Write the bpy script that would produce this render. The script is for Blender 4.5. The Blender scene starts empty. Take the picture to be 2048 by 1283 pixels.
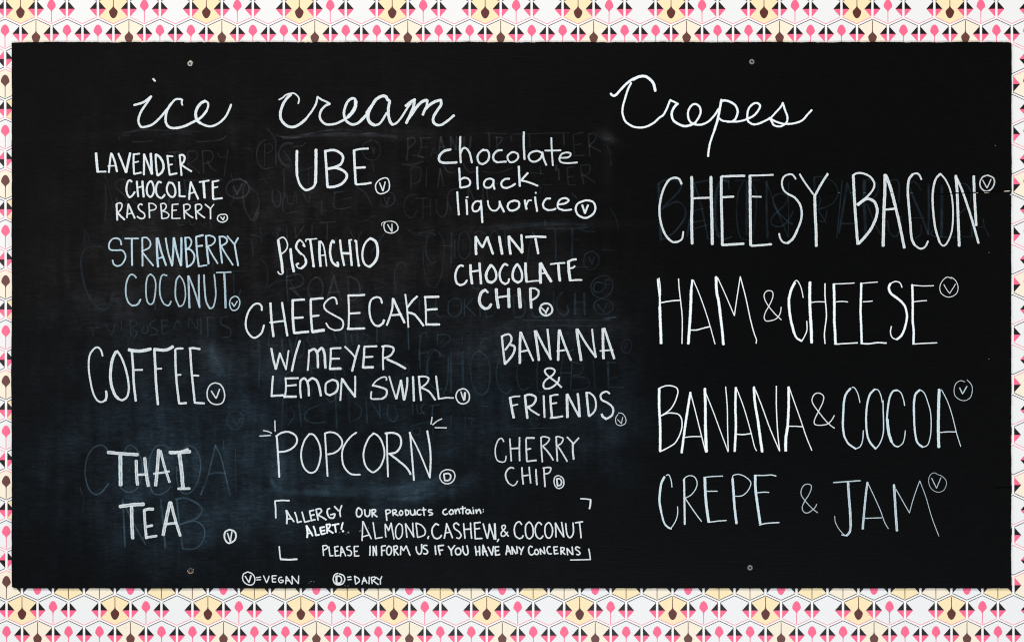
import bpy, bmesh, math, random
from mathutils import Vector
random.seed(7)
S = 0.0011                      # metres per unit of board drawing (one unit = 1.1 mm)
LENS = 50.0
D = 2048*S*LENS/36.0            # camera to board front
BT = 0.006                      # board thickness
sc = bpy.context.scene
C = sc.collection
# ------------------------------------------------------------------ camera
cam = bpy.data.cameras.new('camera'); cam.lens = LENS; cam.sensor_width = 36; cam.clip_end = 100
co = bpy.data.objects.new('camera', cam); C.objects.link(co)
co.location = (0, -BT-D, 0); co.rotation_euler = (math.radians(90), 0, 0)
sc.camera = co
# ------------------------------------------------------------------ light: a dim room, a broad warm window light from the upper left, cooler fill added from below, another fill added at the right
w = bpy.data.worlds.new('World'); sc.world = w; w.use_nodes = True
w.node_tree.nodes['Background'].inputs[0].default_value = (0.75, 0.85, 1.0, 1)
w.node_tree.nodes['Background'].inputs[1].default_value = 0.02
def area(name, loc, target, sx, sy, power, col):
    l = bpy.data.lights.new(name, 'AREA'); l.shape = 'RECTANGLE'; l.size = sx; l.size_y = sy; l.energy = power; l.color = col
    o = bpy.data.objects.new(name, l); C.objects.link(o); o.location = loc
    o.rotation_euler = (Vector(target)-Vector(loc)).to_track_quat('-Z', 'Y').to_euler()
area('window_light', (-1.0, -5.2, 4.6), (0, 0, 0), 4.5, 1.8, 350, (1.0, 0.96, 0.915))
area('low_fill_light', (0.6, -6.0, -4.0), (0, 0, -0.3), 4.5, 1.6, 258, (0.86, 0.94, 1.0))  # unseen bluish fill, added to cool the lower part of the wall
area('side_window_light', (-3.5, -3.6, 0.3), (-0.4, 0, 0.1), 1.2, 1.6, 44, (1.0, 0.97, 0.94))
area('far_fill_light', (4.6, -3.2, 0.2), (0.4, 0, 0), 1.2, 2.2, 66, (1.0, 0.97, 0.95))  # unseen fill added on the right to even out the light
sc.view_settings.view_transform = 'Standard'; sc.view_settings.look = 'None'
sc.view_settings.exposure = 0.0; sc.view_settings.gamma = 1.0
sc.cycles.max_bounces = 4; sc.cycles.transparent_max_bounces = 40; sc.cycles.use_denoising = False; sc.cycles.pixel_filter_type = 'BLACKMAN_HARRIS'; sc.cycles.filter_width = 1.15
# ------------------------------------------------------------------ helpers
def lin(r, g, b):
    return tuple(((v/255)/12.92 if v/255 <= .04045 else ((v/255+.055)/1.055)**2.4) for v in (r, g, b))+(1.0,)
def P(px, py, y=None):          # a point of the drawing on a plane parallel to the wall
    return Vector(((px-1024)*S, (-BT if y is None else y), (641.5-py)*S))
KW = (D+BT)/D                   # the wall is a board's thickness further away
def PW(px, py, y=0.0):
    return Vector(((px-1024)*S*KW, y, (641.5-py)*S*KW))
def link(name, me, parent=None):
    o = bpy.data.objects.new(name, me); C.objects.link(o); o.parent = parent
    return o
def mat(name):
    m = bpy.data.materials.new(name); m.use_nodes = True
    return m, m.node_tree, m.node_tree.nodes['Principled BSDF']
def node(nt, t, **kw):
    n = nt.nodes.new(t)
    for k, v in kw.items(): setattr(n, k, v)
    return n
def mth(nt, op, a, b=None, clamp=False):
    n = nt.nodes.new('ShaderNodeMath'); n.operation = op; n.use_clamp = clamp
    for i, v in enumerate((a, b)):
        if v is None: continue
        if isinstance(v, (int, float)): n.inputs[i].default_value = v
        else: nt.links.new(v, n.inputs[i])
    return n.outputs[0]
def noise(nt, coord, scale, detail=3, sx=1, sy=1, sz=1, rough=.55):
    mp = node(nt, 'ShaderNodeMapping'); mp.inputs['Scale'].default_value = (sx, sy, sz)
    nt.links.new(coord, mp.inputs[0])
    n = node(nt, 'ShaderNodeTexNoise'); n.inputs['Scale'].default_value = scale; n.inputs['Detail'].default_value = detail
    n.inputs['Roughness'].default_value = rough
    nt.links.new(mp.outputs[0], n.inputs['Vector'])
    return n.outputs['Fac']
def ramp(nt, fac, a, b, va=0.0, vb=1.0):
    n = node(nt, 'ShaderNodeMapRange'); n.clamp = True
    nt.links.new(fac, n.inputs[0])
    n.inputs[1].default_value = a; n.inputs[2].default_value = b; n.inputs[3].default_value = va; n.inputs[4].default_value = vb
    return n.outputs[0]
# ------------------------------------------------------------------ wall and wallpaper
def paper(name, rgb, var=.06, rough=.36, spec=.40):
    m, nt, b = mat(name)
    g = node(nt, 'ShaderNodeNewGeometry')
    n = noise(nt, g.outputs['Position'], 900, 2)
    mx = node(nt, 'ShaderNodeMix', data_type='RGBA', blend_type='MULTIPLY'); mx.inputs[0].default_value = 1
    c = lin(*rgb); mx.inputs[6].default_value = c
    v = ramp(nt, n, .3, .7, 1-var, 1+var)
    cb = node(nt, 'ShaderNodeCombineColor')
    for i in range(3): nt.links.new(v, cb.inputs[i])
    nt.links.new(cb.outputs[0], mx.inputs[7]); nt.links.new(mx.outputs[2], b.inputs['Base Color'])
    b.inputs['Roughness'].default_value = rough; b.inputs['Specular IOR Level'].default_value = spec
    bp = node(nt, 'ShaderNodeBump'); bp.inputs['Strength'].default_value = .05; bp.inputs['Distance'].default_value = .0003
    nt.links.new(noise(nt, g.outputs['Position'], 260, 3), bp.inputs['Height']); nt.links.new(bp.outputs[0], b.inputs['Normal'])
    return m
M_ground = paper('wallpaper_white', (247, 246, 245), .01)
PM = [paper('print_white', (237, 237, 237), .01), paper('print_yellow', (250, 229, 185), .02), paper('print_cream', (246, 235, 214), .02),
      paper('print_black', (24, 13, 17), .12), paper('print_pink', (250, 106, 143), .03), paper('print_brown', (92, 44, 38), .12),
      paper('print_faded_brown', (104, 62, 56), .12)]
WHITE, YELLOW, CREAM, BLACK, PINK, BROWN, FADED = range(7)
bm = bmesh.new()
x0, x1, z0, z1 = -2.6, 2.6, -1.9, 1.9
vs = [bm.verts.new(v) for v in ((x0, 0, z0), (x1, 0, z0), (x1, 0, z1), (x0, 0, z1), (x0, .1, z0), (x1, .1, z0), (x1, .1, z1), (x0, .1, z1))]
for f in ((0, 1, 2, 3), (5, 4, 7, 6), (4, 0, 3, 7), (1, 5, 6, 2), (3, 2, 6, 7), (4, 5, 1, 0)): bm.faces.new([vs[i] for i in f])
me = bpy.data.meshes.new('wall'); bm.to_mesh(me); me.materials.append(M_ground)
wall = link('wall', me); wall['kind'] = 'structure'
HX, HY, TW = 28.7, 16.4, 14.0       # half width, half side, triangle width
TIP = 29.6
def poly(bm, pts, y, mi):
    f = bm.faces.new([bm.verts.new((x*S*KW, y, -v*S*KW)) for x, v in pts]); f.material_index = mi
    return f
def line(bm, a, b, t, y, mi):
    dx, dy = b[0]-a[0], b[1]-a[1]; L = math.hypot(dx, dy); nx, ny = -dy/L*t/2, dx/L*t/2
    poly(bm, [(a[0]+nx, a[1]+ny), (b[0]+nx, b[1]+ny), (b[0]-nx, b[1]-ny), (a[0]-nx, a[1]-ny)], y, mi)
def cell_into(bm, bg, flip, cx=0, cy=0, oy=0):
    s = -1 if flip else 1
    up, lo = (PINK, BLACK) if flip else (BLACK, PINK)
    q = lambda pts: [(cx+a, cy+b) for a, b in pts]
    poly(bm, q([(-HX, -HY), (0, -TIP), (HX, -HY), (HX, HY), (0, TIP), (-HX, HY)]), oy-.00010, bg)
    for sx in (-1, 1):
        poly(bm, q([(sx*HX, -HY+.6), (sx*HX, 0), (sx*(HX-TW), 0)]), oy-.00018, up)
        poly(bm, q([(sx*HX, HY-.6), (sx*HX, 0), (sx*(HX-TW), 0)]), oy-.00018, lo)
        for yy, mi in ((-1, up), (1, lo)):
            a, b = q([(sx*HX, yy*HY), (0, yy*TIP)])
            line(bm, a, b, 1.25 if mi == BLACK else 1.0, oy-.00026, mi)
BOWL = [(0, -18.8), (2.2, -18.2), (4.4, -16.4), (6.2, -13.8), (7.6, -10.6), (8.6, -7.2), (8.5, -4.6), (7.2, -2.4), (4.6, 0.2), (2.3, 2.4), (1.2, 4.4), (.75, 7), (.7, 27), (0, 27)]
def spoon_into(bm, up, mi, cx=0, cy=0, oy=0):
    s = 1 if up else -1
    pts = BOWL + [(-a, b) for a, b in BOWL[-2:0:-1]]
    poly(bm, [(cx+a, cy+s*b) for a, b in pts], oy-.00034, mi)
def mesh_of(name, fn):
    bm = bmesh.new(); fn(bm)
    bmesh.ops.recalc_face_normals(bm, faces=bm.faces)
    for f in bm.faces:
        if f.normal.y > 0: f.normal_flip()
    me = bpy.data.meshes.new(name); bm.to_mesh(me); bm.free()
    for m in PM: me.materials.append(m)
    return me
def cell_kind(row, idx):            # (paper colour, upside down, spoon up?, spoon colour)
    r, i = row % 4, idx % 3
    if r == 0: return [(YELLOW, 0, False, BROWN), (WHITE, 0, True, PINK), (WHITE, 0, None, 0)][i]
    if r == 1: return [(WHITE, 0, True, PINK), (CREAM, 0, False, FADED), (WHITE, 0, True, PINK)][i]
    if r == 2: return [(WHITE, 0, None, 0), (WHITE, 1, None, 0), (WHITE, 1, None, 0)][i]
    return [(CREAM, 1, True, FADED), (WHITE, 1, False, PINK), (YELLOW, 1, True, BROWN)][i]
def cell_pos(row, idx):
    cy = 18.1+50.05*row
    cx = (40.9 if row % 2 == 0 else 9.9)+61.96*idx+3.3*(cy-18)/1250
    return cx, cy+0.6*math.sin((cx/2048)*math.pi)
cells, spoons = {}, {}
rest = bmesh.new()
for row in range(-9, 36):
    for idx in range(-8, 42):
        bg, flip, up, smi = cell_kind(row, idx)
        cx, cy = cell_pos(row, idx)
        if cx > 23+HX+14 and cx < 2023-HX-14 and cy > 85+TIP+14 and cy < 1176-TIP-14: continue
        inview = -HX < cx < 2048+HX and -TIP < cy < 1283+TIP
        if inview:
            k = (bg, flip)
            if k not in cells: cells[k] = mesh_of('printed_hexagon', lambda bm: cell_into(bm, bg, flip))
            h = link('printed_hexagon', cells[k], wall); h.location = ((cx-1024)*S*KW, 0, (641.5-cy)*S*KW)
            if up is not None:
                k = (up, smi)
                if k not in spoons: spoons[k] = mesh_of('printed_spoon', lambda bm: spoon_into(bm, up, smi))
                link('printed_spoon', spoons[k], h)
        else:
            if abs((cx-1024)*S*KW) > 2.5 or abs((641.5-cy)*S*KW) > 1.8: continue
            cell_into(rest, bg, flip, cx-1024, cy-641.5)
            if up is not None: spoon_into(rest, up, smi, cx-1024, cy-641.5)
for f in rest.faces:
    f.normal_update()
    if f.normal.y > 0: f.normal_flip()
me = bpy.data.meshes.new('wallpaper_print'); rest.to_mesh(me)
for m in PM: me.materials.append(m)
o = link('wallpaper_print', me, wall); o['kind'] = 'stuff'
# ------------------------------------------------------------------ chalkboard
board = bpy.data.objects.new('chalkboard', None); C.objects.link(board); board.location = (0, 0, 0)
board['label'] = 'black painted plywood menu board with chalk lettering, screwed to the patterned wallpaper'
board['category'] = 'menu board'
def wob(t, seed, a=.35):
    return a*(math.sin(t*.031+seed)+.6*math.sin(t*.083+seed*2.1)+.5*math.sin(t*.21+seed*3.3))
NICK = [random.uniform(-.5, .5)*random.random() for _ in range(4000)]
def top(x):
    y = 84.3+wob(x, 1.0)+NICK[int(x/4)]*1.3
    if x < 52: y += (52-x)*.045
    if x > 2008: y += (x-2008)**2*.006
    return y
def bottom(x):
    y = 1175.6+wob(x, 4.0, .15)+NICK[int(x/4)+700]*.5
    if x < 32: y -= (32-x)*.28
    return y
def left(y): return 23.4+NICK[int(y/6)+1400]*.7+wob(y, 2.0, .22)-1.2*math.exp(-((y-760)/70)**2)
def right(y): return 2022.9+NICK[int(y/6)+2000]*.7+wob(y, 3.0, .22)+(.4 if y < 380 else -.3)
# old chalk dust left by wiping: (x, y, half width, half height, angle, amount)
DUST = [(300, 640, 210, 420, 0, .34), (690, 640, 240, 430, 0, .34), (380, 960, 230, 170, 0, .3), (720, 930, 200, 90, 0, .18), (1000, 700, 240, 360, 0, .22), (720, 268, 200, 14, 0, .3), (330, 262, 160, 10, -4, .2),
        (300, 930, 200, 150, 0, .55), (430, 720, 16, 42, -18, 1.3), (450, 770, 30, 40, -30, .6), (700, 962, 190, 26, 1, .6), (850, 985, 80, 20, -14, .8), (560, 945, 22, 50, 0, .7),
        (480, 860, 60, 130, 0, .45), (1216, 274, 20, 9, 30, .7), (1100, 452, 130, 9, -2, .45), (1120, 655, 120, 30, 0, .45), (1010, 560, 220, 90, 0, .15),
        (400, 1060, 160, 70, 0, .45), (1100, 850, 180, 70, 0, .35), (620, 700, 120, 40, 0, .3), (220, 610, 90, 30, 20, .3), (650, 1040, 140, 50, 0, .35),
        (960, 700, 60, 60, 0, .35), (250, 560, 170, 130, 0, .22), (560, 420, 120, 120, 0, .15), (60, 1000, 70, 220, 0, .06), (1225, 830, 60, 130, 0, .3), (1215, 300, 12, 60, 0, .18), (540, 760, 60, 60, 0, .45), (880, 880, 80, 30, -5, .5)]
def dust(px, py):
    v = 0
    for x, y, a, b, ang, k in DUST:
        t = math.radians(ang); dx, dy = px-x, py-y
        u = (dx*math.cos(t)+dy*math.sin(t))/a; q = (-dx*math.sin(t)+dy*math.cos(t))/b
        r = u*u+q*q
        if r < 9: v += k*math.exp(-r*1.1)
    return v
NX, NY = 520, 200
bm = bmesh.new(); lay = bm.verts.layers.float.new('dust')
grid = []
for j in range(NY+1):
    row = []
    fy = j/NY
    for i in range(NX+1):
        fx = i/NX
        py = (1-fy)*85+fy*1175; px = (1-fx)*23.4+fx*2023
        px = (1-fx)*left(py)+fx*right(py); py = (1-fy)*top(px)+fy*bottom(px)
        v = bm.verts.new(P(px, py)); v[lay] = dust(px, py); row.append(v)
    grid.append(row)
for j in range(NY):
    for i in range(NX): bm.faces.new((grid[j][i], grid[j+1][i], grid[j+1][i+1], grid[j][i+1]))
rim = grid[0][:-1]+[r[-1] for r in grid[:-1]]+grid[-1][:0:-1]+[r[0] for r in grid[:0:-1]]
back = [bm.verts.new((v.co.x, 0.0005, v.co.z)) for v in rim]
n = len(rim)
for i in range(n):
    f = bm.faces.new((rim[i], rim[(i+1) % n], back[(i+1) % n], back[i])); f.material_index = 1
me = bpy.data.meshes.new('board_panel'); bm.to_mesh(me)
def board_mat():
    m, nt, b = mat('blackboard_paint')
    g = node(nt, 'ShaderNodeNewGeometry'); pos = g.outputs['Position']
    at = node(nt, 'ShaderNodeAttribute', attribute_name='dust')
    streak = noise(nt, pos, 40, 4, 1, 1, 5.5, .65)        # wiping and brush streaks run along the board
    vert = noise(nt, pos, 8, 2, 5, 1, .7)
    fine = noise(nt, pos, 420, 2, .35, 1, 1.6)
    cloud = noise(nt, pos, 7, 4, 1, 1, 1.3)
    swirl = noise(nt, pos, 22, 3, 1, 1, 1)
    k = mth(nt, 'MULTIPLY', ramp(nt, streak, .32, .72, .6, 1.35), mth(nt, 'MULTIPLY', ramp(nt, fine, .3, .7, .6, 1.4), ramp(nt, vert, .35, .68, .7, 1.35)))
    k = mth(nt, 'MULTIPLY', k, ramp(nt, cloud, .35, .7, .45, 1.55))
    k = mth(nt, 'MULTIPLY', k, ramp(nt, swirl, .35, .65, .75, 1.25))
    amt = mth(nt, 'MULTIPLY', k, at.outputs['Fac'])
    vor = node(nt, 'ShaderNodeTexVoronoi'); vor.inputs['Scale'].default_value = 62; nt.links.new(pos, vor.inputs['Vector'])
    spec = mth(nt, 'MULTIPLY', ramp(nt, vor.outputs['Distance'], .035, .075, 1, 0), ramp(nt, noise(nt, pos, 60, 1), .56, .7, 0, 1))
    spec = mth(nt, 'MULTIPLY', spec, mth(nt, 'ADD', mth(nt, 'MULTIPLY', at.outputs['Fac'], 6.0), .6))
    amt = mth(nt, 'ADD', amt, spec)
    mx = node(nt, 'ShaderNodeMix', data_type='RGBA', clamp_factor=True)
    nt.links.new(mth(nt, 'MULTIPLY', amt, .026, True), mx.inputs[0])
    bc = node(nt, 'ShaderNodeMix', data_type='RGBA'); nt.links.new(ramp(nt, streak, .3, .7), bc.inputs[0])
    bc.inputs[6].default_value = (.0008, .0009, .0011, 1); bc.inputs[7].default_value = (.0017, .0018, .0021, 1)
    nt.links.new(bc.outputs[2], mx.inputs[6]); 
    sp = node(nt, 'ShaderNodeSeparateXYZ'); nt.links.new(pos, sp.inputs[0])        # older white chalk dust high on the board, blue dust low on it
    dc = node(nt, 'ShaderNodeMix', data_type='RGBA'); nt.links.new(ramp(nt, sp.outputs[2], -.16, .10), dc.inputs[0])
    dc.inputs[6].default_value = (.34, .62, .90, 1); dc.inputs[7].default_value = (.62, .60, .64, 1)
    nt.links.new(dc.outputs[2], mx.inputs[7])
    nt.links.new(mx.outputs[2], b.inputs['Base Color'])
    b.inputs['Roughness'].default_value = .44; b.inputs['Specular IOR Level'].default_value = .06
    bp = node(nt, 'ShaderNodeBump'); bp.inputs['Strength'].default_value = .35; bp.inputs['Distance'].default_value = .0006
    h = mth(nt, 'ADD', noise(nt, pos, 60, 4, .25, 1, 5), mth(nt, 'MULTIPLY', noise(nt, pos, 300, 2), .4))
    nt.links.new(h, bp.inputs['Height']); nt.links.new(bp.outputs[0], b.inputs['Normal'])
    return m
def flat(name, rgb, rough=.6, metal=0, bump=0):
    m, nt, b = mat(name); b.inputs['Specular IOR Level'].default_value = .04 if max(rgb) < 40 else .5; b.inputs['Roughness'].default_value = rough; b.inputs['Metallic'].default_value = metal
    g = node(nt, 'ShaderNodeNewGeometry'); n = noise(nt, g.outputs['Position'], 700, 3)
    mx = node(nt, 'ShaderNodeMix', data_type='RGBA'); nt.links.new(ramp(nt, n, .3, .7), mx.inputs[0])
    c = lin(*rgb); mx.inputs[6].default_value = tuple(v*.6 for v in c[:3])+(1,); mx.inputs[7].default_value = c
    nt.links.new(mx.outputs[2], b.inputs['Base Color'])
    return m
M_board = board_mat(); M_edge = flat('board_edge_paint', (20, 20, 21), .7)
me.materials.append(M_board); me.materials.append(M_edge)
link('board_panel', me, board)
# crack across the upper right corner, chips of bare wood, dents
M_dark = flat('crack_dark', (3, 3, 3), .9); M_wood = flat('bare_wood', (214, 208, 190), .8)
M_dull = flat('dull_scuff', (120, 125, 122), .8)
def strip(name, pts, ws, m, y):
    bm = bmesh.new(); L = []
    for i, (a, b) in enumerate(pts):
        w_ = ws[i % len(ws)]*.62
        L.append((bm.verts.new(P(a, b-w_, y)), bm.verts.new(P(a, b+w_, y))))
    for i in range(len(L)-1): bm.faces.new((L[i][0], L[i][1], L[i+1][1], L[i+1][0]))
    me = bpy.data.meshes.new(name); bm.to_mesh(me); me.materials.append(m)
    return link(name, me, board)
strip('crack', [(1868, 387.6), (1880, 388.2), (1897, 387.4), (1912, 386), (1926, 386.4), (1940, 384.9), (1955, 385.1), (1972, 383.6), (1988, 383.2), (2004, 382), (2014, 381.2), (2022.6, 384.5)], [.3, 1.5, .8, 1.9, 1.1, 1.6, 2.0, 1.3, 2.2, 1.7, 1.5, 1.0], M_dark, -BT-.0011)
strip('crack', [(1652, 384.2), (1660, 385), (1668, 385.2), (1676, 385), (1684, 385.4)], [.3, 1.3, .9, .5, .2], M_dark, -BT-.0011)
strip('crack', [(1985, 973), (1998, 974.5), (2008, 973.5), (2022, 974)], [.2, 1.2, 1.0, 1.2], M_dark, -BT-.0011)
def chip(x, y, a, b, ang=0, m=M_wood, name='wood_chip'):
    bm = bmesh.new(); vs = []; t = math.radians(ang)
    for k in range(9):
        q = 2*math.pi*k/9; r = random.uniform(.65, 1.1)
        u, v = a*r*math.cos(q), b*r*math.sin(q)
        vs.append(bm.verts.new(P(x+u*math.cos(t)-v*math.sin(t), y+u*math.sin(t)+v*math.cos(t), -BT-.00113)))
    c = bm.verts.new(P(x, y, -BT-.0016))
    for k in range(9): bm.faces.new((c, vs[(k+1) % 9], vs[k]))
    me = bpy.data.meshes.new(name); bm.to_mesh(me); me.materials.append(m)
    link(name, me, board)
chip(2013.5, 382.3, 7.5, 1.1, -4); chip(2021.5, 389.4, 2.2, 1.3, 20); chip(1973, 385.6, 5.5, .7, -2); chip(1954, 385.9, 2.2, .6)
for x, y, a in ((1678, 385.3, 3), (1729, 385.8, 4), (1784, 385.6, 4), (1823, 385.7, 3), (1701, 385.6, 1.5)): chip(x, y, a, .45, 0, M_dull)
for x, y, a, b in ((1977.5, 717.4, 2.4, .7), (1977.6, 505, 2, .6), (1990.5, 291.3, 2, .6), (697, 1063.5, 2.6, 2.2), (679.5, 1064, 1.5, 1.2), (692, 1067, 1.2, 1.1), (721, 1060, 1.2, 1.4), (719, 1061.5, 1.2, 1.2), (737, 1054.5, 1.2, 1),
                   (622, 1161.5, 2.6, .8), (618, 1164.5, 1.6, .7), (628, 1162, 1.4, 1), (696, 1170.5, 1.6, .8), (690, 1170, 1.5, .7)): chip(x, y, a, b, random.uniform(-30, 30), M_dull, 'chalk_crumb')
# ------------------------------------------------------------------ the four screws
M_zinc = flat('zinc_screw', (186, 186, 180), .45, .35); M_slot = flat('screw_recess', (14, 14, 14), .8); M_torn = flat('torn_paint', (190, 160, 130), .8)
def screw(x, y, rot, bright, torn):
    bm = bmesh.new()
    c = P(x, y, -BT)
    rings = ((5.3, .0000), (5.2, .0007), (4.2, .0012), (2.6, .0014))
    R_ = []
    for r, d in rings: R_.append([bm.verts.new((c.x+r*S*math.cos(2*math.pi*k/28), -BT-d, c.z+r*S*math.sin(2*math.pi*k/28))) for k in range(28)])
    for a in range(3):
        for k in range(28): bm.faces.new((R_[a][k], R_[a][(k+1) % 28], R_[a+1][(k+1) % 28], R_[a+1][k]))
    bm.faces.new(R_[3])
    bmesh.ops.recalc_face_normals(bm, faces=bm.faces)
    me = bpy.data.meshes.new('screw'); bm.to_mesh(me); me.materials.append(bright)
    s = link('screw', me, board)
    bm = bmesh.new(); vs = []
    for k in range(8):
        a = rot+math.pi/4*k; r = 3.0 if k % 2 == 0 else 1.1
        for da in ((-.22, .22) if k % 2 == 0 else (0,)):
            vs.append(bm.verts.new((c.x+r*S*math.cos(a+da), -BT-.0016, c.z+r*S*math.sin(a+da))))
    bm.faces.new(vs[::-1])
    me = bpy.data.meshes.new('cross_slot'); bm.to_mesh(me); me.materials.append(M_slot); link('cross_slot', me, s)
    for a, l in torn:
        bm = bmesh.new(); L = []
        for k in range(7):
            q = a+l*(k/6-.5); ro = 6.2+random.uniform(0, 1.1)*math.sin(math.pi*k/6); 
            L.append((bm.verts.new((c.x+5.4*S*math.cos(q), -BT-.0004, c.z+5.4*S*math.sin(q))), bm.verts.new((c.x+ro*S*math.cos(q), -BT-.0010, c.z+ro*S*math.sin(q)))))
        for k in range(6): bm.faces.new((L[k][0], L[k][1], L[k+1][1], L[k+1][0]))
        me = bpy.data.meshes.new('torn_paint'); bm.to_mesh(me); me.materials.append(M_torn); link('torn_paint', me, s)
M_zinc2 = flat('dull_screw', (128, 136, 132), .6, .2); M_zinc3 = flat('blackened_screw', (66, 60, 54), .6, .2)
screw(380, 127.5, .5, M_zinc, [(1.3, 1.0), (.4, .6)])
screw(1503.5, 123.8, .3, M_zinc2, [])
screw(381.3, 1139.5, .2, M_zinc3, [(-1.5, 2.4), (3.3, .6), (.3, .5)])
screw(1500, 1134.3, .6, M_zinc2, [])
# ------------------------------------------------------------------ chalk
TINT = {'white': (.90, .91, .92), 'bright': (.93, .935, .94), 'cool': (.70, .85, .93), 'icy': (.80, .90, .94), 'ghost': (.30, .56, .78), 'grey': (.56, .62, .74)}
CM = {}
def chalk_mat(op, tint, grain):
    key = (round(op, 3), tint, grain)
    if key in CM: return CM[key]
    m, nt, b = mat('chalk_'+tint)
    b.inputs['Base Color'].default_value = TINT[tint]+(1,); b.inputs['Roughness'].default_value = .9; b.inputs['Specular IOR Level'].default_value = .1
    uv = node(nt, 'ShaderNodeUVMap'); g = node(nt, 'ShaderNodeNewGeometry')
    sep = node(nt, 'ShaderNodeSeparateXYZ'); nt.links.new(uv.outputs[0], sep.inputs[0])
    e = mth(nt, 'ABSOLUTE', mth(nt, 'SUBTRACT', sep.outputs[1], .5))            # 0 in the middle of the stroke, .5 at its edge
    st = noise(nt, uv.outputs[0], 1.0, 3, .09, 5.5, 1, .6)                         # streaks along the stroke
    gr = noise(nt, g.outputs['Position'], 900, 2, 1, 1, 1, .7)                  # the grain of the board
    if tint in ('ghost', 'grey'):
        cl = noise(nt, g.outputs['Position'], 26, 3)
        a = mth(nt, 'MULTIPLY', ramp(nt, e, .12, .5, 1, .0), ramp(nt, gr, .3, .7, .55, 1.3))
        a = mth(nt, 'MULTIPLY', a, ramp(nt, cl, .3, .7, .35, 1.5)); a = mth(nt, 'MULTIPLY', a, ramp(nt, st, .3, .7, .7, 1.2))
        a = mth(nt, 'MULTIPLY', a, op, True)
    else:
        s1 = ramp(nt, st, .34, .54, 1-.75*grain, 1.0)
        s2 = ramp(nt, gr, .30, .52, 1-.6*grain, 1.0)
        body = mth(nt, 'MULTIPLY', mth(nt, 'MULTIPLY', s1, s2), .96 if grain == 0 else .84)
        edge = ramp(nt, e, .16, .30, 0, .95)                                     # chalk piles up along the edges
        body = mth(nt, 'MAXIMUM', body, edge)
        a = mth(nt, 'MULTIPLY', mth(nt, 'MULTIPLY', body, ramp(nt, e, .42, .5, 1, .45)), op, True)
        cm = node(nt, 'ShaderNodeMix', data_type='RGBA')                        # bluer where thin; at stroke edges a lens colour fringe painted in
        nt.links.new(mth(nt, 'MULTIPLY', ramp(nt, body, .1, .7), ramp(nt, e, .37, .5, 1, 0)), cm.inputs[0])
        t_ = TINT[tint]; cm.inputs[6].default_value = (t_[0]*.38, t_[1]*.80, t_[2]*.95, 1); cm.inputs[7].default_value = t_+(1,)
        nt.links.new(cm.outputs[2], b.inputs['Base Color'])
    nt.links.new(a, b.inputs['Alpha'])
    CM[key] = m
    return m
def spline(pts, step):
    if len(pts) == 2: q = [pts[0], pts[0], pts[1], pts[1]]
    else: q = [pts[0]]+pts+[pts[-1]]
    out = []
    for i in range(1, len(q)-2):
        p0, p1, p2, p3 = q[i-1:i+3]
        n = max(2, int(math.dist(p1, p2)/step))
        for k in range(n):
            t = k/n; t2, t3 = t*t, t*t*t
            out.append(tuple(.5*(2*p1[a]+(p2[a]-p0[a])*t+(2*p0[a]-5*p1[a]+4*p2[a]-p3[a])*t2+(-p0[a]+3*p1[a]-3*p2[a]+p3[a])*t3) for a in (0, 1)))
    out.append(pts[-1])
    return out
def stroke_into(bm, uvl, pts, wd, depth):
    step = max(1.3, min(3.0, wd*.4))
    p = spline(pts, step)
    q = [p[0]]
    for a in p[1:]:
        if math.dist(a, q[-1]) > .25: q.append(a)
    if len(q) < 2: q.append((q[0][0]+.5, q[0][1]))
    n = len(q); T = []
    for i in range(n):
        a, b = q[max(0, i-1)], q[min(n-1, i+1)]
        d = math.dist(a, b) or 1
        T.append(((b[0]-a[0])/d, (b[1]-a[1])/d))
    ph = random.uniform(0, 99); r0 = wd/2
    rows = []
    def put(c, t, r, s, i):
        y = -BT-depth-.00004*s/400
        nx, ny = -t[1], t[0]
        jl, jr = (1+.07*math.sin(s*.9+ph)+.05*math.sin(s*.37+ph*2)+random.uniform(-.05, .05) for _ in (0, 1))
        jr = 1+.07*math.sin(s*.8+ph*1.7)+.05*math.sin(s*.31+ph*3)+random.uniform(-.05, .05)
        rows.append((bm.verts.new(P(c[0]+nx*r*jl, c[1]+ny*r*jl, y)), bm.verts.new(P(c[0]-nx*r*jr, c[1]-ny*r*jr, y)), s))
    s = 0
    e = r0*.55; f = (q[0][0]-T[0][0]*e, q[0][1]-T[0][1]*e)
    put(f, T[0], r0*.55, ph, 0)
    for i in range(n):
        if i: s += math.dist(q[i], q[i-1])
        put(q[i], T[i], r0, s+ph, i)
    l = (q[-1][0]+T[-1][0]*e, q[-1][1]+T[-1][1]*e)
    put(l, T[-1], r0*.6, s+ph+e, 0)
    for i in range(len(rows)-1):
        a, b = rows[i], rows[i+1]
        try: fc = bm.faces.new((a[0], b[0], b[1], a[1]))
        except ValueError: continue
        for lp, (u, v) in zip(fc.loops, ((a[2], 0), (b[2], 0), (b[2], 1), (a[2], 1))): lp[uvl].uv = (u, v)
reg = [0, 0, 1]; tint = ['white']
def R(x, y, k): reg[:] = [x, y, k]
def T(t): tint[0] = t
def glyph(name, text, width, m, parent, base, wk=1.0):
    bm = bmesh.new(); uvl = bm.loops.layers.uv.new('UVMap')
    n = 0
    for st in text.strip().split(';'):
        wd = width; tok = st.split()
        if tok[0][0] == 'w': wd = float(tok[0][1:]); tok = tok[1:]
        pts = [tuple(float(v) for v in t.split(',')) for t in tok]
        pts = [(reg[0]+a/reg[2], reg[1]+b/reg[2]) for a, b in pts]
        stroke_into(bm, uvl, pts, wd/reg[2]*WK*wk, base+.00003*(n % 9)); n += 1
    me = bpy.data.meshes.new(name); bm.to_mesh(me); bm.free(); me.materials.append(m)
    return link(name, me, parent)
WK = .87
layer = [0]
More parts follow.
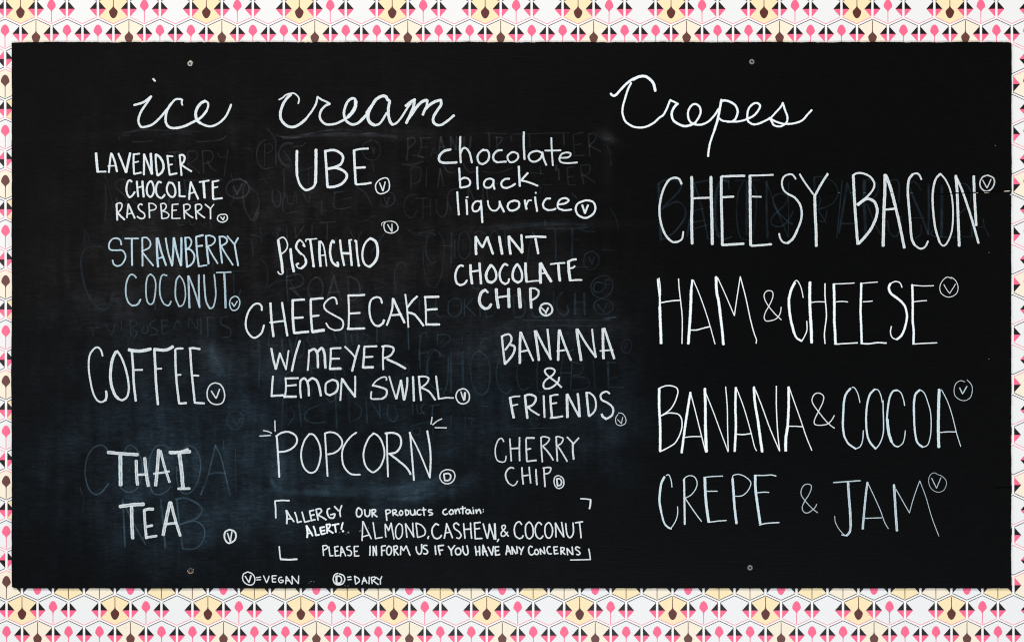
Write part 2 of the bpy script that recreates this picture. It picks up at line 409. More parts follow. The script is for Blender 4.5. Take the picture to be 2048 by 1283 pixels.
def W(key, label, width, op, text, name='chalk_word'):
    t = tint[0]
    grain = .0 if op >= .985 else .25 if op >= .93 else .45 if op > .85 else .75
    m = chalk_mat(min(1, op+.04), t, grain)
    ls = text.strip().split('|')
    layer[0] += 1; base = .00040+.00008*(layer[0] % 3)
    if name != 'chalk_word' or len(ls) == 1:
        o = glyph(name, ls[0], width, m, board, base)
        if len(text) > 0: o['label'] = label
        return
    e = bpy.data.objects.new(name, None); C.objects.link(e); e.parent = board; e['label'] = label
    for l in ls: glyph('chalk_letter', l, width, m, e, base)
def M(kind, width, op, text):
    m = chalk_mat(min(1, op+.04), tint[0], .2)
    glyph('vegan_mark' if kind == 'V' else 'dairy_mark', text, width*.86, m, board, .00052)
def G(label, width, op, text, name='erased_word'):
    top_area = reg[1] < 430 and reg[0] < 1280
    if reg[1] == 330: op *= .7
    m = chalk_mat(op*(.42 if reg[1] < 860 else .55), 'grey' if top_area else 'ghost', 0)
    layer[0] += 1; base = .00012+.00004*(layer[0] % 4)
    ls = text.strip().split('|')
    if len(ls) == 1 or name == 'erased_mark':
        for l in ls: glyph(name, l, width, m, board, base, 1.4)['label'] = label
        return
    e = bpy.data.objects.new(name, None); C.objects.link(e); e.parent = board; e['label'] = label
    for l in ls: op and glyph('erased_letter' if name == 'erased_word' else 'smear', l, width, m, e, base, 1.4 if name == 'erased_word' else 1.1)
# ---- chalk handwriting, traced as pen strokes.  R(x, y, scale): region origin on the board and scale
R(250,140,8.533)
W('ice','script heading word reading ice',44,.95,'''155,600 240,578 320,550 395,495 450,450;450,450 370,570 300,670 250,770 230,860 245,930 285,975 370,965 460,935 560,855 660,745 720,670;w36 480,152 500,175 515,192
|w40 700,695 760,620 810,555 860,505 930,497 980,515;w34 980,518 968,555 980,600;w48 800,565 745,640 712,720 695,800 700,900 740,965 810,992 920,985 1040,950 1150,895 1250,845 1330,780 1390,700
|w40 1250,845 1330,780 1390,700 1420,620 1412,560 1370,532 1320,545;w56 1370,532 1300,565 1240,640 1210,720 1210,800 1235,865 1290,910;w42 1235,865 1290,910 1380,950 1460,962 1540,942 1620,895 1700,820 1750,740 1790,650 1812,590''')
R(540,140,5.12)
W('cream','script heading word reading cream',27,.93,'''w18 92,305 130,285 165,255 205,243 245,240 280,265 298,300 290,345;w32 215,250 170,295 130,360 107,440 112,500 150,555 200,582 250,582 310,552 370,500;w24 370,500 430,420 470,350 487,280
|w22 485,275 530,305 575,325 615,348;w27 612,350 570,365 528,410 510,460 520,510 560,550 610,560 680,548 740,520 790,490
|w30 790,490 845,440 872,380 880,330 868,298 840,292 800,320 770,380 758,440 765,490 790,530 840,558 900,545 950,500;w42 800,480 850,425 875,370 878,320;w34 920,530 970,480 1010,430
|w36 990,440 1040,370 1090,300 1150,268 1190,276 1205,310;w38 1040,370 1008,440 1005,500 1030,545 1070,565;w26 1070,567 1120,552 1160,500 1195,440;w34 1205,310 1225,320 1212,400 1215,470 1230,530 1255,560;w24 1255,562 1300,540 1350,480 1400,400 1440,345
|w34 1390,370 1440,330 1480,305;w32 1482,300 1470,370 1440,450 1395,545;w34 1410,510 1455,450 1510,370 1560,325 1605,308;w30 1610,310 1605,370 1580,420 1565,460;w34 1590,400 1640,355 1690,325 1750,308;w32 1750,310 1750,360 1710,420 1680,470 1670,520 1690,555 1720,565;w28 1710,567 1760,560 1820,520 1885,465''')
R(1200,130,4.571)
W('crepes','script heading word reading Crepes',23,1,'''w26 98,262 115,280 145,275 190,225 250,165 310,125 360,107;w30 300,135 360,107 410,105 455,130 490,175 505,238;w22 285,165 255,225 225,320 207,390 207,450 232,515 290,558 350,572 420,565 490,530 540,485 580,455 610,400 640,325
|w20 640,320 680,340 715,358;w26 705,355 670,400 655,450 670,505 720,542 780,560 830,548 870,530
|w22 870,530 905,475 920,430 908,380 870,358 832,375 805,430 808,485 830,525 880,546 940,542 1000,510 1050,455 1085,400
|w26 1110,318 1095,400 1075,500 1045,600;w22 1045,600 1010,700 995,770 988,835;w24 1110,328 1150,326 1200,343 1243,378 1258,430 1240,490 1210,515;w20 1210,518 1160,516 1120,510 1090,490;w20 1160,520 1250,518 1300,510 1350,493
|w22 1350,493 1410,460 1450,410 1463,375 1445,352 1408,352 1365,390 1347,450 1352,510 1390,540 1440,540 1500,515 1560,485
|w20 1560,485 1620,420 1655,380 1672,345;w21 1672,350 1690,410 1712,470 1708,520 1680,548 1640,563 1590,550 1565,510 1548,483;w21 1548,483 1600,515 1660,535 1720,540 1790,530 1850,505 1900,450 1935,412''')
R(180,290,6.4)
W('lavender','capital word LAVENDER, top line of three',30,.97,'''w38 78,105 85,200 100,345;w24 100,343 205,340
|w28 272,105 257,200 242,350;280,112 320,220 346,340;w18 230,272 330,263
|365,110 410,220 460,350;w36 515,105 490,220 462,350
|w28 560,115 558,250 565,370;w24 560,120 635,112;w22 565,225 622,212;w26 565,372 655,353
|w30 693,118 692,250 690,380;w28 695,120 745,250 790,370;w36 778,110 786,240 792,370
|w28 840,120 846,250 862,388;w34 842,122 890,150 932,220 942,290 915,355 867,390
|w28 990,135 1005,260 1020,382;w24 990,140 1060,145;w22 1010,255 1055,248;w28 1022,382 1112,362
|w28 1148,128 1160,250 1172,388;1150,130 1190,128 1212,160 1200,215 1165,250;w26 1165,250 1230,295 1300,338''')
W('chocolate','capital word CHOCOLATE, middle line of three',28,.97,'''535,470 510,450 482,480 467,550 477,625 510,668 548,640 573,600
|600,465 608,570 618,660;w32 672,462 678,560 688,663;w22 612,545 675,530
|775,462 742,500 727,570 738,635 778,663 812,620 818,550 800,485 778,462
|912,482 880,470 852,520 847,600 870,655 918,678 958,635
|1010,478 985,540 992,610 1030,657 1070,662 1093,620 1088,550 1058,492 1012,480
|1140,475 1145,570 1147,655;1147,655 1218,657
|1290,472 1277,580 1270,695;1292,475 1340,590 1386,690;w20 1265,625 1350,600
|w24 1400,475 1460,465 1525,455;w36 1455,470 1460,570 1468,675
|w32 1572,465 1573,580 1577,690;w24 1572,470 1650,455;w24 1575,550 1635,535;w26 1580,693 1693,680''')
W('raspberry','capital word RASPBERRY, bottom line of three',22,.93,'''w28 340,755 345,860 350,960;w20 335,757 380,740 410,762 398,820 352,870;w28 362,875 400,915 443,955
|490,755 480,850 474,930;w26 492,755 535,850 573,935;w18 478,885 545,870
|670,765 640,755 617,790 640,835 690,872 703,910 680,938 640,938 605,913
|755,745 760,840 762,932;w18 755,745 810,752 848,788 828,825 760,838
|905,757 915,850 920,938;w19 905,755 950,747 978,780 962,820 925,845;w18 925,845 975,858 1010,892 990,930 922,942
|1055,760 1052,850 1050,936;w18 1055,762 1130,755;w17 1050,838 1110,832;w17 1050,940 1155,937
|1200,765 1205,860 1210,943;w18 1200,765 1250,757 1283,780 1268,820 1212,845;1215,850 1265,895 1318,930
|1350,765 1355,860 1363,948;w20 1350,767 1400,757 1430,782 1418,820 1365,850;1370,855 1420,895 1468,930
|1475,760 1540,812;w17 1585,760 1542,815;1542,815 1544,945''')
M('V',20,.95,'1685,885 1645,905 1632,950 1660,980 1710,985 1755,955 1755,905 1725,885 1695,890;1672,920 1705,958;1705,960 1722,917')
R(570,280,8.533)
W('ube','tall capital word UBE',52,.98,'''205,185 200,400 205,600;w44 205,600 250,750 330,843 400,848 480,805 520,740;w58 520,740 528,500 530,165
|w48 685,182 705,450 725,795;w48 700,190 800,172 900,195 980,262 985,350 920,435 735,492;w50 735,492 850,475 960,505 1045,570 1048,650 980,738 860,793 725,803
|w48 1178,175 1190,450 1208,750;w36 1185,175 1300,152 1422,148;w44 1200,475 1368,467;w40 1215,758 1350,750 1470,730''')
M('V',28,.97,'1735,650 1690,647 1600,690 1547,770 1562,870 1620,916 1700,903 1770,850 1783,760 1765,680 1737,647;1615,732 1670,868;1672,870 1710,715')
R(860,255,5.689)
W('chocolate','lower case word chocolate, first line of three',27,.9,'''w32 235,250 160,270 107,325 107,380 150,402;w30 150,402 225,402 305,397
|345,105 342,250 350,400;w26 350,290 372,242 410,237 450,290 477,400
|w26 610,250 560,290 540,340 558,398 605,415 660,372 673,310 650,262 600,258
|820,257 762,268 722,315 727,370 762,396;w24 762,396 868,388
|w24 935,280 892,312 882,350 910,393 960,388 1000,350 998,302 950,280 920,287
|1068,52 1066,180 1075,362
|w25 1270,287 1220,268 1150,285 1122,330 1145,378 1200,388 1258,350 1278,285;w25 1278,280 1292,350 1323,428
|w22 1380,118 1386,270 1398,433;w22 1308,263 1400,263 1488,260
|w22 1472,345 1570,340 1602,302 1560,284 1500,302 1472,350 1490,393 1560,406 1675,398''')
W('black','lower case word black, second line of three',26,.93,'''332,462 338,570 345,682;w25 347,592 390,572 440,587 458,630 430,668 347,684
|535,450 538,570 545,700
|w24 728,602 690,582 642,592 613,635 628,678 680,683 712,650 725,605;723,602 723,660 735,700
|w26 905,584 850,588 813,628 822,673 870,688 930,666 970,640
|w28 1010,442 1015,550 1022,667;1113,517 1065,570 1037,605;w24 1037,602 1120,622 1226,663''')
W('liquorice','lower case word liquorice, third line of three',28,.95,'''w26 310,732 318,860 328,993
|w26 413,822 420,900 423,988;w18 412,795 433,790
|w24 570,842 530,838 492,870 483,920 502,953 550,942 578,890;w27 578,832 588,950 595,1080
|w22 657,832 667,890 700,938 750,943 788,900 790,840;w28 790,840 812,900 843,958
|w26 950,832 902,853 883,900 912,942 970,937 1012,900 1010,848 962,832 930,840
|w28 1080,827 1085,870 1098,928;w22 1097,880 1120,832 1153,829
|w26 1195,792 1205,870 1220,952;w24 1200,740 1206,746
|w26 1370,807 1322,813 1287,862 1297,913 1340,938;w24 1340,940 1400,935 1430,922
|w25 1450,875 1530,865 1578,830 1540,803 1482,818 1453,870 1462,918 1510,938;w24 1510,940 1560,940 1610,932''')
M('V',30,.96,'1750,835 1682,865 1657,930 1690,998 1770,1028 1850,988 1882,920 1858,850 1790,828 1740,837;1732,882 1762,972;1762,975 1798,882')
R(200,460,6.827)
T("cool")
W('strawberry','pale blue capital word STRAWBERRY',23,.87,'''292,200 275,135 220,110 160,130 122,200 140,265 220,275 300,275 345,330 345,390 300,465 240,490 190,465 172,410
|340,115 525,115;w28 435,120 436,300 440,480
|w26 578,105 580,300 582,490;580,105 640,105 690,170 670,240 570,290;w24 575,295 650,390 728,485
|w34 775,110 780,300 793,500;w30 790,108 840,300 903,480;800,385 870,365
|w26 897,110 930,300 985,488;w32 1008,105 1000,300 985,480;w30 1012,105 1050,300 1105,485;w32 1112,105 1112,300 1108,480
|w30 1165,100 1175,300 1190,505;w24 1170,105 1220,105 1250,160 1225,230 1175,258;w28 1175,260 1240,270 1288,340 1280,420 1240,475 1195,500
|w28 1312,95 1325,300 1350,495;w30 1315,92 1360,80 1408,68;w28 1325,220 1400,212;w22 1350,495 1460,478
|w30 1447,75 1460,250 1483,460;w24 1450,82 1500,75 1560,100 1570,150 1530,200 1470,218;w24 1475,225 1530,330 1608,455
|w28 1632,85 1645,250 1668,450;w26 1638,92 1690,90 1735,130 1720,180 1660,212;w24 1655,220 1720,330 1815,475
|w22 1738,80 1835,195;w26 1887,105 1840,190;w27 1838,195 1860,330 1888,485''')
W('coconut','pale blue capital word COCONUT',24,.76,'''w24 495,650 465,615 420,608 380,660 355,760 355,880 385,980 440,1030;w28 440,1030 510,1015 555,945
|w22 690,600 650,640 630,740 630,880 650,980 690,1012 730,980 755,860 760,720 735,640 690,600
|w22 915,620 860,610 830,660 815,780 825,900 870,1000 925,1030;925,1030 950,1015 970,970
|w24 1085,622 1045,680 1030,800 1035,930 1080,1040;w20 1080,1040 1130,1020 1165,920 1160,780 1130,680 1085,622
|w30 1205,625 1213,800 1222,1060;w26 1210,625 1280,800 1362,1055;w28 1350,610 1350,800 1358,1045
|w26 1420,610 1430,800 1450,970 1500,1070;w22 1500,1070 1550,1040 1580,900 1575,750 1560,605
|w22 1590,580 1790,572;w32 1697,595 1708,800 1715,1060''')
M('V',22,.75,'1830,905 1785,940 1770,1010 1795,1080 1840,1095 1890,1060 1910,980 1885,920 1840,900;1800,990 1830,1040;1832,1040 1875,970')
T('white')
R(540,430,7.314)
W('pistachio','decorated capital word PISTACHIO',34,.98,'''w44 120,365 140,500 170,680 185,830;w22 115,825 140,860 180,858 195,835;w22 125,355 180,325 225,350 257,430 235,510 175,565
|w44 302,495 315,650 348,825
|w36 440,362 400,400 382,470 420,530 460,570;w22 450,370 480,400 505,440;w34 485,435 508,460;w24 455,560 500,600 520,650;w40 520,640 528,690 505,740 460,778;w24 460,780 410,770 382,720;w34 395,715 418,710
|w22 525,385 530,355 600,352 685,345;w38 590,365 615,560 640,755;w30 625,740 650,740
|w44 725,385 725,560 740,745;w24 740,380 780,440 805,560 828,745;w22 755,590 815,580
|w38 915,370 888,440 880,560 905,670 950,725 1000,745;w36 925,375 938,405;w40 985,690 1000,725
|w36 1025,365 1045,540 1085,735;w38 1160,365 1178,540 1195,735;w26 1160,365 1195,362;w40 1055,558 1180,560
|w34 1262,380 1275,560 1300,745;w34 1245,370 1260,395;w36 1290,735 1310,735
|w34 1465,340 1400,400 1358,510 1355,630 1390,720 1450,755;w44 1455,755 1530,690 1572,590 1572,470 1540,380 1465,340''')
M('V',22,.85,'1685,110 1665,150 1680,220 1720,255 1790,262 1860,225 1872,170 1835,110 1770,88;w12 1770,88 1700,95 1640,115 1635,155;1720,140 1780,240;1785,130 1785,240')
R(890,460,6.827)
W('mint','thick capital word MINT',42,.93,'''422,90 420,210 425,330;w34 425,95 470,180 515,235;w34 515,230 575,95;w38 578,95 615,210 655,325
|740,90 760,210 780,325
|w40 870,85 878,210 895,325;w38 875,85 960,190 1055,310;w36 1042,65 1052,190 1058,300
|w36 1105,95 1240,88 1375,95;w36 1235,115 1255,220 1272,320''')
W('chocolate','thick capital word CHOCOLATE',36,.93,'''w34 250,490 205,485 160,540 140,640 165,725 210,750;w32 210,752 265,730 300,685
|w42 347,475 352,600 370,730;w38 470,450 480,580 492,730;w30 370,565 475,550
|w42 625,480 580,550 560,630 590,700 640,715;w36 640,715 690,670 700,600 670,520 625,475
|w34 855,480 810,465 765,530 745,610 770,700 820,735;w30 820,735 860,715 875,665
|w38 985,465 945,520 922,610 940,680 995,715;w34 995,715 1045,680 1050,590 1020,510 985,462
|w42 1098,450 1102,580 1115,705;w24 1115,708 1200,695 1285,690
|w46 1300,455 1300,580 1305,720;w44 1310,450 1370,570 1450,700;w24 1325,590 1390,580
|w26 1440,465 1540,452 1635,447;w42 1548,470 1555,580 1568,690
|w44 1685,425 1692,560 1710,685;w34 1690,425 1740,405 1790,398;w28 1710,520 1745,515 1772,490;w28 1710,688 1790,680 1868,680''')
W('chip','thick capital word CHIP with streaked strokes',42,.88,'''w34 585,850 550,815;w46 550,815 500,850 470,930 485,1020 540,1070;w42 540,1072 595,1060 630,1010
|w48 700,805 708,930 730,1060;w46 868,800 870,920 875,1050;w32 725,918 850,898
|w54 1010,800 1018,920 1028,1055
|w42 1165,795 1168,920 1178,1060;w30 1165,795 1225,795 1275,830 1270,890 1230,930 1180,955''')
M('V',36,.8,'1375,998 1320,1020 1295,1080 1320,1140 1385,1165 1450,1130 1465,1070 1430,1015 1375,998;w24 1318,1060 1375,1115;w30 1372,1135 1410,1060')
R(480,575,4.876)
W('cheesecake','long capital word CHEESECAKE',22,.93,'''w21 212,220 210,180 180,155 130,170 80,240 57,330 65,410 110,475 155,485 210,440 235,365
|w26 297,150 308,320 327,475;w24 410,145 435,300 462,468;w20 292,340 440,322
|w28 515,118 515,280 528,440;w24 515,122 628,115;w24 525,295 615,290;w28 530,442 668,428
|w26 690,115 693,280 705,430;w24 690,112 810,102;w22 705,278 770,270;w34 705,430 820,412
|w19 945,160 935,110 905,95 855,120 820,170 840,220 920,270 990,310 1008,360 985,405 925,415;w17 925,415 870,390 840,345
|w21 1057,75 1063,240 1058,400;w24 1055,75 1135,75 1215,70;w22 1070,252 1170,245;w24 1048,402 1215,396
|w21 1385,150 1370,105 1330,92 1280,120 1262,190 1272,290 1310,360 1355,375;w26 1355,373 1390,350 1405,315
|w22 1490,105 1485,200 1460,290 1432,365;w26 1495,110 1550,230 1605,340;w22 1480,268 1575,260
|w19 1612,65 1630,210 1642,385;w24 1728,85 1680,130 1635,190;w24 1635,240 1700,260 1745,310 1790,370
|w20 1805,85 1812,220 1815,355;w26 1800,92 1938,88;w24 1820,215 1922,208;w26 1815,358 1945,358''')
R(530,680,4.876)
W('with_meyer','capital words W/MEYER',22,.92,'''w24 62,80 80,180 105,280;w22 108,280 145,125;w20 145,125 205,280;w18 230,100 205,285|w24 340,5 295,150 262,300
|w20 430,95 425,200 417,292;w26 430,110 480,85 510,130 515,200 517,265;w28 515,110 555,75 580,130 585,200 590,270
|w22 642,80 640,180 632,280;w22 642,80 740,75;w22 642,180 725,178;w28 632,278 740,275
|w20 780,62 840,120 878,165;w24 918,50 885,160 850,300
|w24 968,70 965,160 955,265;w22 968,62 1090,58;w20 965,165 1052,160;w28 955,265 1055,262
|w20 1155,60 1150,160 1153,285;w22 1140,62 1190,55 1245,70 1255,100 1220,150 1160,175;w25 1190,185 1280,225 1370,275''')
W('lemon','capital word LEMON',22,.92,'''w22 78,350 70,450 65,545;w24 60,542 180,535
|w20 200,365 205,460 195,550;w22 200,372 325,368;w20 205,445 305,435;w26 185,550 305,548
|w22 345,395 343,480 352,560;w24 345,395 380,370 410,400 425,460 428,540;w26 420,400 460,370 505,395 530,460 545,540
|w21 655,385 600,415 590,465 595,515 630,535;w24 630,535 690,505 712,450 700,400 655,385
|w20 750,372 742,480 735,585;w26 755,378 810,460 880,550;w20 880,350 880,450 878,550''')
W('swirl','capital word SWIRL',20,.9,'''w16 1185,390 1180,360 1140,362 1085,395 1048,440;w22 1048,440 1120,455 1185,485 1180,540 1145,568;w18 1145,570 1085,572 1035,565 1038,500
|w18 1212,352 1240,450 1278,570;w22 1282,570 1325,390;w26 1325,390 1340,480 1355,580;w22 1360,580 1385,450 1388,365
|w24 1443,355 1448,470 1452,590
|w22 1500,350 1510,470 1522,585;w19 1495,358 1550,352 1595,370 1575,420 1520,462;w21 1530,465 1600,500 1660,580
|w21 1668,348 1680,450 1695,570;w17 1690,572 1765,560 1838,562''')
M('V',18,.85,'1930,470 1880,495 1862,550 1890,605 1940,618 1985,590 1992,530 1960,480 1920,472;w14 1910,500 1938,585;w24 1945,580 1950,510')
R(990,640,5.832)
W('banana','capital word BANANA above an ampersand',28,.9,'''w28 80,185 95,340 115,510;w26 80,188 150,162 188,190 185,250 120,345;w30 185,285 228,310 222,370 180,440 115,510
|w34 297,140 290,320 290,500;w26 303,140 370,300 445,470;w26 300,365 390,350
|w34 465,125 490,290 512,465;w30 478,125 560,290 652,455;w28 612,105 630,280 645,440
|w34 748,115 740,290 737,465;w30 755,115 810,280 885,465;w24 725,360 815,348
|w36 952,105 975,280 1005,465;w28 965,105 1060,270 1175,430;w24 1133,105 1150,270 1178,430
|w36 1258,100 1260,270 1265,445;w32 1275,95 1330,260 1390,445;w20 1225,358 1375,345''')
W('ampersand','white chalk ampersand between BANANA and FRIENDS',27,.9,'''w24 775,780 700,710 620,650 582,600 600,565 660,560 698,590 670,640 600,690 565,740 575,790 630,795 690,765;w24 690,765 735,720 748,665''')
W('friends','capital word FRIENDS',28,.9,'''w34 175,900 195,1020 218,1135;w20 165,905 230,888 290,885;w20 195,995 265,980
|w32 350,880 362,1010 378,1140;w28 345,880 400,865 465,885 475,930 440,985 380,1010;w24 385,1015 440,1060 515,1105
|w26 568,880 572,1000 578,1130
|w30 645,880 652,1000 665,1130;w22 640,885 690,870 735,868;w22 660,972 720,962;w24 645,1138 720,1130 790,1118
|w36 838,865 842,1000 845,1130;w28 845,862 905,980 980,1120;w30 965,855 978,980 988,1120
|w30 1068,850 1080,980 1095,1115;w24 1060,845 1110,850 1160,900 1178,980 1160,1060 1100,1118
|w26 1335,855 1305,832 1255,845 1230,880 1250,930 1310,960 1360,1000 1380,1050 1360,1110 1300,1150;w32 1300,1150 1260,1125 1245,1095''')
M('V',12,.75,'1440,1078 1490,1090 1525,1145 1520,1200 1465,1227 1415,1205 1408,1140 1435,1095;1430,1155 1475,1205;1488,1130 1475,1205')
R(160,680,6.4)
W('coffee','tall capital word COFFEE',32,.9,'''w26 290,200 265,120 215,90 160,130 120,210 112,350 130,500 165,660 215,760 275,790 325,765;w34 325,770 340,720 335,650
|w42 462,145 420,230 398,340 390,480 410,600 450,700 490,745;w30 490,745 540,765 600,725 625,630 615,500 580,350 530,220 475,135
|w48 625,120 700,135 800,135 905,110;w34 665,150 680,350 690,560 715,775;w26 700,380 800,378
|w44 950,115 1040,125 1120,120 1190,80;w36 952,120 965,350 975,560 998,820;w24 985,365 1045,362
|w32 1220,120 1225,350 1240,560 1270,810;w30 1222,115 1260,105 1318,105;w24 1240,445 1292,440;w32 1280,808 1362,802
|w32 1410,110 1425,350 1445,560 1470,800;w32 1400,105 1450,100 1535,112;w26 1450,450 1520,452;w30 1470,800 1525,802 1592,805''')
M('V',22,.85,'1800,565 1730,545 1665,575 1630,650 1635,740 1680,800 1750,820 1820,800 1852,720 1835,620 1795,565;1682,650 1740,740;1745,740 1788,625')
R(510,820,4.876)
W('popcorn','wide capital word POPCORN',19,.93,'''w21 212,250 225,430 237,650;w20 205,252 260,218 330,210 395,245 410,300 380,355 310,395 235,405
|w19 530,230 485,290 455,380 452,470 480,560 540,608 600,580 635,480 640,390 620,310 575,240 530,230
|w19 682,225 695,430 708,640;w19 680,225 730,212 790,225 840,275 850,330 820,380 770,415 710,428
|w19 990,215 940,250 890,310 855,380 850,470 870,550 920,610 965,625 1025,625
|w19 1160,222 1110,270 1070,360 1058,450 1080,540 1130,595 1165,598 1220,550 1258,460 1260,380 1230,290 1190,240 1150,222
|w19 1285,225 1290,430 1297,645;w22 1270,225 1340,218 1400,240 1425,290 1415,360 1370,410 1305,422;w22 1315,425 1400,490 1480,560 1518,622
|w20 1512,215 1530,430 1550,680;w17 1505,215 1600,400 1705,655;w21 1680,200 1705,350 1713,480 1705,655''')
for s in ('194,100 197,205','82,197 125,205 163,222','45,250 100,247 152,242'): W('ray','short ray drawn beside the P of POPCORN',13,.9,s,'chalk_ray')
for s in ('1727,65 1716,135','1822,82 1775,105 1733,140','1755,168 1868,170'): W('ray','short ray drawn above the N of POPCORN',13,.9,s,'chalk_ray')
M('D',16,.85,'1870,575 1820,600 1802,650 1830,700 1880,715 1930,690 1950,640 1930,590 1870,575;w18 1842,622 1850,680;w18 1842,620 1890,615 1910,645 1890,680 1848,682')
R(970,860,9.309)
W('cherry','capital word CHERRY',32,.87,'''w28 348,210 325,160 285,148 235,200 195,320 195,460 235,560 320,592;w26 320,592 365,580 385,540 392,475
|462,155 475,350 490,570;w34 643,130 640,350 645,565;w34 485,338 620,330
|w34 765,160 768,350 780,575;w38 770,140 920,140;w36 785,352 850,338;w34 785,575 955,555
|1042,130 1050,350 1068,585;w30 1045,130 1090,115 1180,135 1198,170 1150,240 1075,290;w34 1080,300 1180,410 1270,550
|w34 1325,130 1335,350 1348,570;w30 1320,130 1340,112 1420,130 1455,160 1420,240 1350,280;w32 1355,290 1440,420 1530,575
|1530,125 1640,240;w34 1745,140 1650,245;w40 1635,240 1635,380 1650,535''')
W('chip','capital word CHIP under CHERRY',34,.87,'''w34 535,705 490,690 430,720 385,800 395,900 440,980;w26 440,980 515,1025 570,1000 605,940
|688,690 695,840 712,1000;w32 822,680 835,840 850,980;w30 710,845 810,830
|w36 948,725 955,860 967,1010
|1095,700 1105,860 1118,1045;w30 1080,700 1150,688 1215,690 1228,720 1190,790 1110,810''')
M('D',30,.85,'1380,838 1310,860 1285,930 1305,1030 1370,1080 1440,1050 1470,980 1450,890 1395,850;w36 1335,900 1350,1030;w32 1340,895 1390,900 1425,950 1410,1010 1355,1030')
R(190,880,5.831)
W('thai','streaky capital word THAI',46,.82,'''w44 150,138 320,155 500,165;w52 297,180 297,350 300,520
|w42 482,235 485,380 495,515;w44 580,205 598,380 622,530;w32 500,400 600,395
|w44 742,110 730,300 708,525;w34 765,120 810,300 870,485;w28 685,388 780,375 865,360
|w46 870,140 990,140 1110,130;w28 880,150 1000,128 1085,100;w50 985,165 1010,350 1025,550;w36 970,562 1105,560''')
W('tea','streaky capital word TEA',46,.84,'''w48 290,770 430,750 570,742;w46 428,775 430,950 440,1140
|w36 575,820 585,980 600,1140;w40 570,815 620,800 680,800;w34 600,1005 670,990;w34 600,1130 720,1112
|w46 875,720 840,880 795,1100;w38 885,720 930,900 995,1110;w34 825,975 950,960''')
M('V',26,.9,'1570,1038 1520,1065 1510,1130 1540,1185 1575,1195 1630,1160 1645,1100 1620,1055 1570,1038;w17 1545,1080 1577,1175;w17 1597,1060 1580,1180')
R(540,985,6.206)
W('corner','corner bracket at the upper left of the allergy notice',22,.97,'240,94 150,92 70,97;62,97 70,200 72,308','chalk_bracket')
W('corner','corner bracket at the lower left of the allergy notice',26,.97,'w20 115,662 122,750 132,822;w26 132,820 230,826 335,820','chalk_bracket')
W('allergy','small slanting capital word ALLERGY',22,.97,'''w24 202,215 212,300 208,380;w22 205,215 250,290 298,355;w20 205,320 270,318
|308,238 330,300 342,365;340,365 392,352
|398,235 415,300 432,360;430,360 495,345
|490,222 505,290 515,345;490,225 545,212;500,280 550,268;512,342 562,328
|572,200 585,270 598,335;572,202 620,195 640,225 600,270;600,275 650,300 698,332
|w24 742,190 715,205 712,250 735,300 780,312 800,290 805,258;w22 752,268 805,258
|800,165 850,220;890,155 868,225 875,292''')
W('alert','bold small word ALERT with an exclamation mark',25,1,'''w28 452,405 465,480 462,550;455,405 495,470 530,530;w22 465,500 520,495
|540,412 560,470 570,525;570,525 612,515
|622,430 630,475 642,512;622,430 675,420;630,470 680,462;640,512 690,498
|700,390 708,450 710,497;700,392 745,390 735,430 710,445;710,450 750,475 782,495
|770,398 855,382;805,395 812,440 818,485
|w24 905,368 895,400 885,450;w30 900,472 912,474''')
W('our','small word OUR',22,.97,'''1095,182 1075,220 1078,280 1110,295 1140,260 1135,210 1097,182
|1175,205 1182,270 1210,290 1235,270 1240,208
|1265,208 1270,295;1265,208 1305,205 1310,230 1275,250;1278,255 1330,295''')
W('products','small mixed case word PRODUCTS',20,.97,'''w22 1435,215 1445,280 1450,340;1437,212 1480,208 1495,235 1445,262
|1520,215 1530,280;1522,212 1560,208 1565,235 1535,248;1538,250 1590,280
|1625,215 1605,245 1620,275 1645,262 1645,230 1625,215
|1680,210 1690,278;1680,208 1715,220 1722,255 1692,278
|1740,210 1752,265 1780,272 1795,250 1795,205;1795,215 1810,270
|1865,205 1835,215 1825,250 1850,272 1875,262
|1905,180 1910,240 1915,278;1885,212 1935,205
|2010,210 1975,208 1970,232 2010,245 2015,265 1975,275''')
W('almond','slim capital word ALMOND with a comma',19,.97,'''1152,352 1148,470 1143,590;1155,352 1205,460 1258,568;1140,545 1225,520
|1280,365 1295,470 1310,565;1310,565 1395,548
|1430,385 1432,470 1438,545;1432,385 1472,465;1472,465 1505,370;1505,372 1520,470 1540,570
|1600,378 1565,430 1560,520 1590,568 1630,540 1645,470 1635,400 1600,378
|1680,380 1690,460 1700,550;1682,380 1735,460 1785,545;1772,370 1775,460 1785,545
|1812,372 1822,460 1832,548;1812,372 1880,400 1925,460 1915,520 1835,550
|w22 1970,535 1958,565''')
W('please','small capital word PLEASE',19,.97,'''655,655 660,720 665,775;655,655 700,650 712,680 665,710
|732,665 738,730 745,778;745,778 785,775
|802,668 808,730 812,780;802,668 848,660;808,722 842,715;812,780 860,772
|885,665 880,730 875,785;887,665 915,725 940,780;875,735 920,730
|995,660 955,670 960,700 1000,715 1012,750 995,775 965,770
|1045,662 1048,730 1052,782;1045,662 1098,660;1048,722 1085,720;1052,782 1105,778''')
W('inform','small capital word INFORM',20,.97,'''1243,655 1242,720 1240,772
|1280,660 1282,720 1283,775;1282,660 1302,715 1322,772;1318,655 1322,772
|1385,662 1386,720 1388,775;1385,660 1435,652;1388,715 1425,708
|1475,655 1450,690 1450,745 1478,768 1505,735 1505,680 1475,655
|1535,660 1540,720 1543,772;1535,660 1575,655 1580,685 1545,710;1548,715 1595,768
|1625,660 1620,765;1627,660 1655,712;1690,655 1658,712;1692,655 1715,715 1738,772''')
W('us','small capital word US',21,.97,'''1815,665 1820,720 1850,758 1880,730 1882,635
|1950,650 1912,650 1905,680 1945,705 1958,735 1935,755 1905,748''')
R(860,985,6.024)
